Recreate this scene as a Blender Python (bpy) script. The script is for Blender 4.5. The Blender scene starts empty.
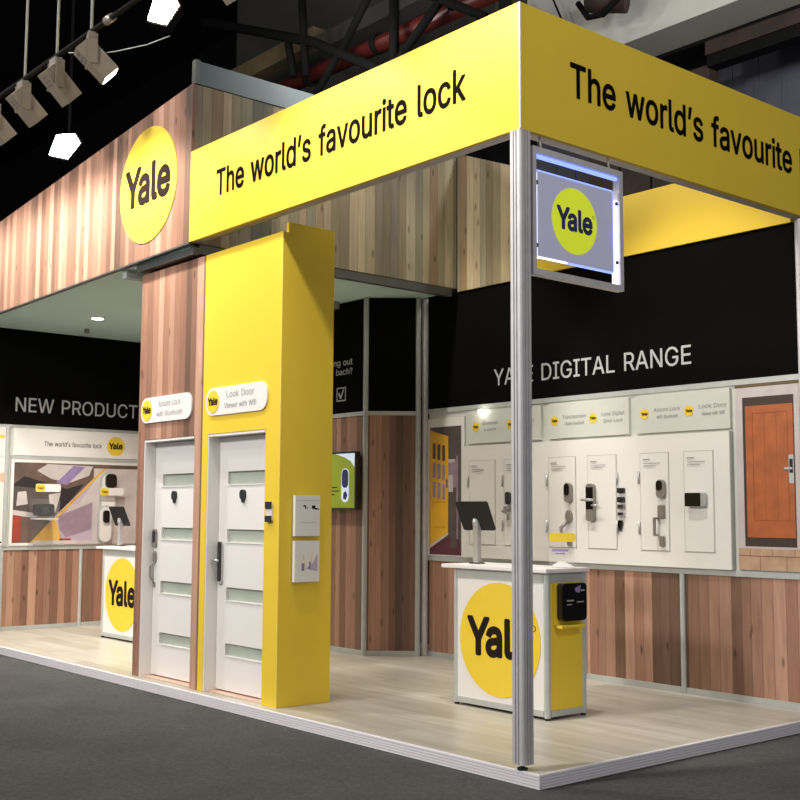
import bpy, bmesh, math, random
from mathutils import Vector, Matrix
random.seed(4)
SC = bpy.context.scene
COL = SC.collection

# ------------------------------------------------------------------ materials
def lin(c):
    c = c / 255.0
    return c / 12.92 if c <= 0.04045 else ((c + 0.055) / 1.055) ** 2.4
def rgb(r, g, b): return (lin(r), lin(g), lin(b), 1.0)

def mat(name, col, rough=0.5, metal=0.0, var=0.05, scale=6.0, emit=None, strength=0.0, alpha=None, coat=0.0, spec=0.5):
    m = bpy.data.materials.new(name); m.use_nodes = True
    nt = m.node_tree; n = nt.nodes; l = nt.links
    b = n['Principled BSDF']
    tc = n.new('ShaderNodeTexCoord'); nz = n.new('ShaderNodeTexNoise')
    nz.inputs['Scale'].default_value = scale; nz.inputs['Detail'].default_value = 4
    l.new(tc.outputs['Object'], nz.inputs['Vector'])
    rp = n.new('ShaderNodeValToRGB')
    c0 = tuple(max(0, v * (1 - var)) for v in col[:3]) + (1,)
    c1 = tuple(min(1, v * (1 + var)) for v in col[:3]) + (1,)
    rp.color_ramp.elements[0].position = 0.3; rp.color_ramp.elements[1].position = 0.7
    rp.color_ramp.elements[0].color = c0; rp.color_ramp.elements[1].color = c1
    l.new(nz.outputs['Fac'], rp.inputs['Fac']); l.new(rp.outputs['Color'], b.inputs['Base Color'])
    b.inputs['Roughness'].default_value = rough; b.inputs['Metallic'].default_value = metal
    b.inputs['Coat Weight'].default_value = coat
    b.inputs['Specular IOR Level'].default_value = spec
    if emit:
        b.inputs['Emission Color'].default_value = emit; b.inputs['Emission Strength'].default_value = strength
    if alpha is not None: b.inputs['Alpha'].default_value = alpha
    return m

def wood(name, tones, freq=11.0, knots=0.7, rough=0.55):
    m = bpy.data.materials.new(name); m.use_nodes = True
    nt = m.node_tree; n = nt.nodes; l = nt.links; b = n['Principled BSDF']
    def math_(op, a, c=None):
        q = n.new('ShaderNodeMath'); q.operation = op
        for i, v in enumerate((a, c)):
            if v is None: continue
            if isinstance(v, (int, float)): q.inputs[i].default_value = v
            else: l.new(v, q.inputs[i])
        return q.outputs[0]
    g = n.new('ShaderNodeNewGeometry'); s = n.new('ShaderNodeSeparateXYZ'); l.new(g.outputs['Position'], s.inputs[0])
    u = math_('ADD', s.outputs['X'], s.outputs['Y']); z = s.outputs['Z']
    W = math_('MULTIPLY', u, freq)
    v1 = n.new('ShaderNodeTexVoronoi'); v1.voronoi_dimensions = '1D'; v1.feature = 'F1'
    v1.inputs['Scale'].default_value = 1; v1.inputs['Randomness'].default_value = 0.55; l.new(W, v1.inputs['W'])
    sc = n.new('ShaderNodeSeparateColor'); l.new(v1.outputs['Color'], sc.inputs[0]); R = sc.outputs[0]; G = sc.outputs[1]
    rp = n.new('ShaderNodeValToRGB'); rp.color_ramp.interpolation = 'LINEAR'
    els = rp.color_ramp.elements
    while len(els) < len(tones): els.new(0.5)
    for i, t in enumerate(tones): els[i].position = i / (len(tones) - 1); els[i].color = t
    l.new(R, rp.inputs['Fac'])
    # grain
    cb = n.new('ShaderNodeCombineXYZ')
    l.new(math_('MULTIPLY', u, 17.0), cb.inputs[0]); l.new(math_('MULTIPLY', G, 37.0), cb.inputs[1]); l.new(math_('MULTIPLY', z, 1.3), cb.inputs[2])
    nz = n.new('ShaderNodeTexNoise'); nz.inputs['Scale'].default_value = 1.6; nz.inputs['Detail'].default_value = 6; nz.inputs['Roughness'].default_value = 0.65
    nz.inputs['Distortion'].default_value = 0.6
    l.new(cb.outputs[0], nz.inputs['Vector'])
    gr = n.new('ShaderNodeMapRange'); gr.inputs['From Min'].default_value = 0.25; gr.inputs['From Max'].default_value = 0.75
    gr.inputs['To Min'].default_value = 0.76; gr.inputs['To Max'].default_value = 1.2; l.new(nz.outputs['Fac'], gr.inputs['Value'])
    # knots
    kb = n.new('ShaderNodeCombineXYZ'); l.new(math_('MULTIPLY', u, 7.0), kb.inputs[0]); l.new(math_('ADD', math_('MULTIPLY', z, 2.6), math_('MULTIPLY', G, 9.0)), kb.inputs[1])
    v2 = n.new('ShaderNodeTexVoronoi'); v2.voronoi_dimensions = '2D'; v2.inputs['Scale'].default_value = 1; l.new(kb.outputs[0], v2.inputs['Vector'])
    kr = n.new('ShaderNodeMapRange'); kr.inputs['From Min'].default_value = 0.03; kr.inputs['From Max'].default_value = 0.13
    kr.inputs['To Min'].default_value = 1 - knots; kr.inputs['To Max'].default_value = 1.0
    sk = n.new('ShaderNodeSeparateColor'); l.new(v2.outputs['Color'], sk.inputs[0])
    l.new(math_('ADD', v2.outputs['Distance'], math_('MULTIPLY', math_('LESS_THAN', sk.outputs[0], .62), 1.0)), kr.inputs['Value'])
    # board joints
    v3 = n.new('ShaderNodeTexVoronoi'); v3.voronoi_dimensions = '1D'; v3.feature = 'DISTANCE_TO_EDGE'
    v3.inputs['Scale'].default_value = 1; v3.inputs['Randomness'].default_value = 0.55; l.new(W, v3.inputs['W'])
    er = n.new('ShaderNodeMapRange'); er.inputs['From Min'].default_value = 0.0; er.inputs['From Max'].default_value = 0.06
    er.inputs['To Min'].default_value = 0.6; er.inputs['To Max'].default_value = 1.0; l.new(v3.outputs['Distance'], er.inputs['Value'])
    f = math_('MULTIPLY', math_('MULTIPLY', gr.outputs[0], kr.outputs[0]), er.outputs[0])
    vm = n.new('ShaderNodeVectorMath'); vm.operation = 'SCALE'; l.new(rp.outputs['Color'], vm.inputs[0]); l.new(f, vm.inputs['Scale'])
    l.new(vm.outputs[0], b.inputs['Base Color'])
    b.inputs['Roughness'].default_value = rough
    return m

def planks(name):            # pale laminate deck, boards along X
    m = bpy.data.materials.new(name); m.use_nodes = True
    nt = m.node_tree; n = nt.nodes; l = nt.links; b = n['Principled BSDF']
    g = n.new('ShaderNodeNewGeometry')
    br = n.new('ShaderNodeTexBrick'); br.offset = 0.37; br.inputs['Scale'].default_value = 1
    br.inputs['Brick Width'].default_value = 1.3; br.inputs['Row Height'].default_value = 0.19; br.inputs['Mortar Size'].default_value = 0.0012
    br.inputs['Color1'].default_value = rgb(188, 183, 170); br.inputs['Color2'].default_value = rgb(170, 164, 149)
    br.inputs['Mortar'].default_value = rgb(130, 122, 104)
    l.new(g.outputs['Position'], br.inputs['Vector'])
    mp = n.new('ShaderNodeMapping'); mp.inputs['Scale'].default_value = (1.2, 13, 1); l.new(g.outputs['Position'], mp.inputs['Vector'])
    nz = n.new('ShaderNodeTexNoise'); nz.inputs['Scale'].default_value = 1.0; nz.inputs['Detail'].default_value = 5; l.new(mp.outputs[0], nz.inputs['Vector'])
    gr = n.new('ShaderNodeMapRange'); gr.inputs['From Min'].default_value = 0.25; gr.inputs['From Max'].default_value = 0.75
    gr.inputs['To Min'].default_value = 0.82; gr.inputs['To Max'].default_value = 1.14; l.new(nz.outputs['Fac'], gr.inputs['Value'])
    vm = n.new('ShaderNodeVectorMath'); vm.operation = 'SCALE'; l.new(br.outputs['Color'], vm.inputs[0]); l.new(gr.outputs[0], vm.inputs['Scale'])
    l.new(vm.outputs[0], b.inputs['Base Color']); b.inputs['Roughness'].default_value = 0.33
    return m

def carpet(name):
    m = bpy.data.materials.new(name); m.use_nodes = True
    nt = m.node_tree; n = nt.nodes; l = nt.links; b = n['Principled BSDF']
    g = n.new('ShaderNodeNewGeometry')
    a = n.new('ShaderNodeTexNoise'); a.inputs['Scale'].default_value = 1.1; a.inputs['Detail'].default_value = 3; l.new(g.outputs['Position'], a.inputs['Vector'])
    c = n.new('ShaderNodeTexNoise'); c.inputs['Scale'].default_value = 45; c.inputs['Detail'].default_value = 5; c.inputs['Roughness'].default_value = 0.8
    l.new(g.outputs['Position'], c.inputs['Vector'])
    r1 = n.new('ShaderNodeMapRange'); r1.inputs['From Min'].default_value = 0.3; r1.inputs['From Max'].default_value = 0.7
    r1.inputs['To Min'].default_value = 0.86; r1.inputs['To Max'].default_value = 1.14; l.new(a.outputs['Fac'], r1.inputs['Value'])
    r2 = n.new('ShaderNodeMapRange'); r2.inputs['From Min'].default_value = 0.3; r2.inputs['From Max'].default_value = 0.7
    r2.inputs['To Min'].default_value = 0.62; r2.inputs['To Max'].default_value = 1.4; l.new(c.outputs['Fac'], r2.inputs['Value'])
    mu = n.new('ShaderNodeMath'); mu.operation = 'MULTIPLY'; l.new(r1.outputs[0], mu.inputs[0]); l.new(r2.outputs[0], mu.inputs[1])
    vm = n.new('ShaderNodeVectorMath'); vm.operation = 'SCALE'; vm.inputs[0].default_value = rgb(77, 77, 76)[:3]; l.new(mu.outputs[0], vm.inputs['Scale'])
    l.new(vm.outputs[0], b.inputs['Base Color']); b.inputs['Roughness'].default_value = 0.95; b.inputs['Specular IOR Level'].default_value = 0.1
    bp = n.new('ShaderNodeBump'); bp.inputs['Strength'].default_value = 0.4; bp.inputs['Distance'].default_value = 0.004
    l.new(c.outputs['Fac'], bp.inputs['Height']); l.new(bp.outputs[0], b.inputs['Normal'])
    return m

def clear(name, tint=(0.92, 0.96, 0.95, 1), a=0.18):
    m = mat(name, tint, rough=0.05, var=0.01, alpha=a); return m

BROWN = [rgb(92, 68, 54), rgb(178, 134, 110), rgb(122, 88, 70), rgb(192, 150, 126), rgb(156, 112, 90), rgb(100, 74, 58), rgb(170, 126, 102)]
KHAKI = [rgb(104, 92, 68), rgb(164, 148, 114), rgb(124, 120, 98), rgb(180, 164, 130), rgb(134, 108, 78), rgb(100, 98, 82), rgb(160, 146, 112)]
M = dict(
    wood=wood('brown_timber_boards', BROWN, 11, 0.6),
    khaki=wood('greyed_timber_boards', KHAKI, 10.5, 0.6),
    deck=planks('pale_laminate_boards'), carpet=carpet('dark_grey_carpet'),
    yellow=mat('yellow_vinyl', rgb(230, 197, 58), 0.42, var=0.02, scale=1.5, spec=0.35),
    soft=mat('soft_grey_line', rgb(186, 180, 172), 0.6),
    ybead=mat('pale_yellow_edge', rgb(238, 214, 110), 0.4, var=0.02),
    yellowp=mat('yellow_print', rgb(232, 199, 52), 0.6, var=0.02),
    limey=mat('lime_yellow_acrylic', rgb(205, 214, 46), 0.3, var=0.03, emit=rgb(200, 215, 50), strength=0.5),
    black=mat('black_panel', rgb(12, 12, 12), 0.6, var=0.15, scale=2, spec=0.02),
    ink=mat('black_lettering', rgb(14, 12, 12), 0.9, var=0.1, spec=0.05),
    ink2=mat('dark_brown_lettering', rgb(38, 30, 28), 0.9, var=0.1, spec=0.05),
    white=mat('white_paint', rgb(228, 224, 220), 0.4, var=0.015, scale=2),
    cream=mat('warm_white_board', rgb(229, 226, 219), 0.5, var=0.02, scale=2),
    header=mat('frosted_header', rgb(206, 208, 198), 0.35, var=0.03),
    letter=mat('silver_white_lettering', rgb(182, 182, 182), 0.5, var=0.03),
    alu=mat('brushed_aluminium', rgb(200, 196, 198), 0.42, 0.25, var=0.06, scale=12),
    rail=mat('satin_aluminium_rail', rgb(184, 187, 183), 0.45, 0.2, var=0.05, scale=12),
    dalu=mat('dark_aluminium_beam', rgb(92, 94, 90), 0.45, 0.6, var=0.08),
    ridged=mat('pale_ridged_trim', rgb(226, 222, 226), 0.5, 0.0, var=0.01, scale=1),
    chrome=mat('satin_chrome', rgb(196, 196, 196), 0.3, 0.55, var=0.04),
    bronze=mat('aged_nickel', rgb(148, 142, 134), 0.35, 0.45, var=0.08),
    blackg=mat('gloss_black_plastic', rgb(14, 14, 16), 0.18, var=0.1, coat=0.3),
    blackm=mat('matt_black_plastic', rgb(22, 22, 24), 0.6, var=0.1),
    glassf=mat('frosted_glass', rgb(176, 184, 170), 0.3, var=0.08, scale=3),
    clear=clear('clear_acrylic', a=0.03),
    ceil=mat('pale_teal_ceiling_board', rgb(205, 236, 228), 0.6, var=0.03, scale=1),
    teal=mat('dark_teal_board', rgb(58, 76, 76), 0.3, var=0.05),
    grey=mat('light_grey_text', rgb(150, 148, 146), 0.6),
    spot=mat('beige_painted_metal', rgb(132, 122, 108), 0.55, 0.1, var=0.08, scale=10),
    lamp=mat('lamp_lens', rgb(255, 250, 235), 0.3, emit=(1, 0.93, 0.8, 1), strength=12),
    lampc=mat('lamp_cool', rgb(255, 255, 255), 0.3, emit=(0.9, 1.0, 0.97, 1), strength=30),
    lampw=mat('lamp_warm', rgb(255, 240, 220), 0.3, emit=(1, 0.87, 0.68, 1), strength=30),
    led=mat('violet_white_led_strip', rgb(235, 232, 255), 0.3, emit=(0.72, 0.72, 1.0, 1), strength=2.2),
    ledb=mat('blue_led_edge', rgb(110, 130, 235), 0.3, emit=(0.25, 0.35, 1.0, 1), strength=1.4),
    signp=mat('lavender_grey_acrylic', rgb(168, 168, 186), 0.35, var=0.02, emit=rgb(170, 170, 200), strength=0.28),
    hallwall=mat('blue_grey_cladding', rgb(84, 84, 96), 0.8, var=0.1, scale=2),
    hallbrown=mat('brown_hall_timber', rgb(52, 36, 27), 0.7, var=0.35, scale=3),
    hallceil=mat('dark_hall_roof', rgb(54, 52, 47), 0.9, var=0.25, scale=0.6),
    halldark=mat('dark_hall_wall', rgb(18, 19, 19), 0.95, var=0.2, scale=0.4, spec=0.1),
    steel=mat('dark_steel', rgb(15, 14, 13), 0.85, 0.0, var=0.2, scale=3, spec=0.15),
    concrete=mat('pale_painted_beam', rgb(206, 204, 192), 0.8, var=0.08, scale=1.2),
    ochre=mat('ochre_roof_timber', rgb(104, 88, 58), 0.8, var=0.2, scale=3),
    red=mat('dark_red_pipe_paint', rgb(84, 30, 25), 0.35, 0.1, var=0.15, scale=2),
    lime=mat('screen_lime', rgb(138, 152, 30), 0.3, emit=rgb(150, 165, 30), strength=0.22),
    scrw=mat('screen_white', rgb(200, 210, 220), 0.3, emit=rgb(190, 205, 225), strength=0.6),
    scrd=mat('screen_dark', rgb(30, 34, 60), 0.3, emit=rgb(40, 40, 90), strength=0.3),
    orange=mat('orange_varnished_door_print', rgb(172, 92, 42), 0.45, var=0.18, scale=9),
    orange2=mat('orange_groove_print', rgb(150, 74, 26), 0.5, var=0.1),
    stone=mat('sandstone_print', rgb(186, 152, 122), 0.7, var=0.14, scale=14),
    stoned=mat('sandstone_joint_print', rgb(130, 98, 76), 0.7),
    frameb=mat('door_frame_shadow_print', rgb(58, 44, 36), 0.6),
    ydoor=mat('yellow_door_print', rgb(222, 168, 30), 0.5, var=0.06, scale=5),
    ydoor2=mat('golden_shadow_print', rgb(196, 136, 24), 0.5),
    mauve=mat('mauve_print', rgb(150, 128, 142), 0.6, var=0.12, scale=12),
    dusk=mat('dark_taupe_print', rgb(84, 74, 70), 0.6, var=0.2, scale=6),
    plum=mat('dark_plum_print', rgb(92, 44, 52), 0.6, var=0.2),
    p_brown=mat('brown_photo_print', rgb(98, 78, 68), 0.6, var=0.3, scale=5),
    p_pale=mat('pale_fabric_print', rgb(196, 186, 182), 0.6, var=0.08),
    p_lil=mat('lilac_print', rgb(186, 168, 184), 0.6, var=0.08, scale=4),
    p_dark=mat('near_black_print', rgb(40, 34, 36), 0.6, var=0.3),
    p_red=mat('red_print', rgb(150, 60, 42), 0.6, var=0.2),
    p_purple=mat('violet_print', rgb(142, 122, 168), 0.6, var=0.15, scale=8),
    peach=mat('copper_threshold', rgb(214, 180, 160), 0.4, 0.1),
)

# ------------------------------------------------------------------ mesh helpers
class Fr:
    """a vertical working plane: u runs along U, v is up, n points out of it"""
    def __init__(s, O, U=(1, 0, 0), V=(0, 0, 1)):
        s.O = Vector(O); s.U = Vector(U).normalized(); s.V = Vector(V).normalized(); s.N = s.U.cross(s.V)
    def p(s, u, v, n=0.0): return s.O + s.U * u + s.V * v + s.N * n
FX = lambda y, x=0, z=0: Fr((x, y, z), (1, 0, 0))         # faces -Y, u = x
FY = lambda x, y=0, z=0: Fr((x, y, z), (0, 1, 0))         # faces +X, u = y
WORLD = Fr((0, 0, 0), (1, 0, 0))

class MB:
    def __init__(s): s.bm = bmesh.new(); s.mi = 0; s.mats = []
    def use(s, m):
        if m not in s.mats: s.mats.append(m)
        s.mi = s.mats.index(m); return s
    def poly(s, pts):
        f = s.bm.faces.new([s.bm.verts.new(p) for p in pts]); f.material_index = s.mi; return f
    def hexa(s, c):
        v = [s.bm.verts.new(p) for p in c]
        for q in ((0, 3, 2, 1), (4, 5, 6, 7), (0, 1, 5, 4), (1, 2, 6, 5), (2, 3, 7, 6), (3, 0, 4, 7)):
            f = s.bm.faces.new([v[i] for i in q]); f.material_index = s.mi
        return s
    def box(s, x0, x1, y0, y1, z0, z1):
        return s.hexa([Vector(p) for p in ((x0, y0, z0), (x1, y0, z0), (x1, y1, z0), (x0, y1, z0), (x0, y0, z1), (x1, y0, z1), (x1, y1, z1), (x0, y1, z1))])
    def fbox(s, F, u0, u1, v0, v1, n0, n1):
        return s.hexa([F.p(*q) for q in ((u0, v0, n0), (u1, v0, n0), (u1, v0, n1), (u0, v0, n1), (u0, v1, n0), (u1, v1, n0), (u1, v1, n1), (u0, v1, n1))])
    def prism(s, F, pts, n0, n1):
        a = [s.bm.verts.new(F.p(u, v, n0)) for u, v in pts]; b = [s.bm.verts.new(F.p(u, v, n1)) for u, v in pts]
        k = len(pts); fs = [s.bm.faces.new(a[::-1]), s.bm.faces.new(b)]
        for i in range(k): fs.append(s.bm.faces.new([a[i], a[(i + 1) % k], b[(i + 1) % k], b[i]]))
        for f in fs: f.material_index = s.mi
        return s
    def disc(s, F, u, v, r, n0, n1, seg=48, ry=None):
        ry = ry or r
        return s.prism(F, [(u + r * math.cos(2 * math.pi * i / seg), v + ry * math.sin(2 * math.pi * i / seg)) for i in range(seg)], n0, n1)
    def rrect(s, F, u0, u1, v0, v1, r, n0, n1, seg=6):
        r = min(r, (u1 - u0) / 2 - 1e-5, (v1 - v0) / 2 - 1e-5); pts = []
        for cx, cy, a0 in ((u1 - r, v1 - r, 0), (u0 + r, v1 - r, 90), (u0 + r, v0 + r, 180), (u1 - r, v0 + r, 270)):
            for i in range(seg + 1):
                a = math.radians(a0 + 90 * i / seg); pts.append((cx + r * math.cos(a), cy + r * math.sin(a)))
        return s.prism(F, pts, n0, n1)
    def tube(s, pts, r, seg=12, taper=None):
        pts = [Vector(p) for p in pts]; rings = []
        for i, p in enumerate(pts):
            d = (pts[min(i + 1, len(pts) - 1)] - pts[max(i - 1, 0)]).normalized()
            a = d.orthogonal().normalized() if i == 0 else (ap - d * ap.dot(d)).normalized()
            ap = a; b = d.cross(a); rr = r if not taper else r * taper[i]
            rings.append([s.bm.verts.new(p + (a * math.cos(2 * math.pi * k / seg) + b * math.sin(2 * math.pi * k / seg)) * rr) for k in range(seg)])
        fs = []
        for q in range(len(rings) - 1):
            for k in range(seg): fs.append(s.bm.faces.new([rings[q][k], rings[q][(k + 1) % seg], rings[q + 1][(k + 1) % seg], rings[q + 1][k]]))
        fs.append(s.bm.faces.new(rings[0][::-1])); fs.append(s.bm.faces.new(rings[-1]))
        for f in fs: f.material_index = s.mi; f.smooth = len(f.verts) == 4
        return s
    def build(s, name, m=None, parent=None, bevel=0.0):
        bmesh.ops.recalc_face_normals(s.bm, faces=s.bm.faces)
        if bevel:
            es = [e for e in s.bm.edges if e.is_manifold and e.calc_face_angle(0) > 0.6]
            bmesh.ops.bevel(s.bm, geom=es, offset=bevel, segments=2, affect='EDGES', clamp_overlap=True)
        me = bpy.data.meshes.new(name)
        off = wpos(parent) if parent else Vector((0, 0, 0))
        if off.length: bmesh.ops.translate(s.bm, verts=s.bm.verts, vec=-off)
        s.bm.to_mesh(me); s.bm.free()
        for q in (s.mats or [m]): me.materials.append(q)
        o = bpy.data.objects.new(name, me); COL.objects.link(o)
        if parent: o.parent = parent
        return o

def wpos(o):
    v = Vector((0, 0, 0))
    while o is not None: v += o.location; o = o.parent
    return v
def tag(o, label, cat, group=None):
    o['label'] = label; o['category'] = cat; o['kind'] = 'thing'
    if group: o['group'] = group
    return o
def thing(name, label, cat, loc, group=None):
    o = bpy.data.objects.new(name, None); COL.objects.link(o); o.location = loc; o.empty_display_size = 0.1
    return tag(o, label, cat, group)
def struct(name, loc=(0, 0, 0)):
    o = bpy.data.objects.new(name, None); COL.objects.link(o); o.location = loc; o['kind'] = 'structure'; return o
def sbuild(mb, name, m=None):
    o = mb.build(name, m); o['kind'] = 'structure'; return o
def origin_to(o, loc):          # move a single mesh thing's origin to its base
    loc = Vector(loc)
    for v in o.data.vertices: v.co -= loc
    o.location = loc; return o

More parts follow.
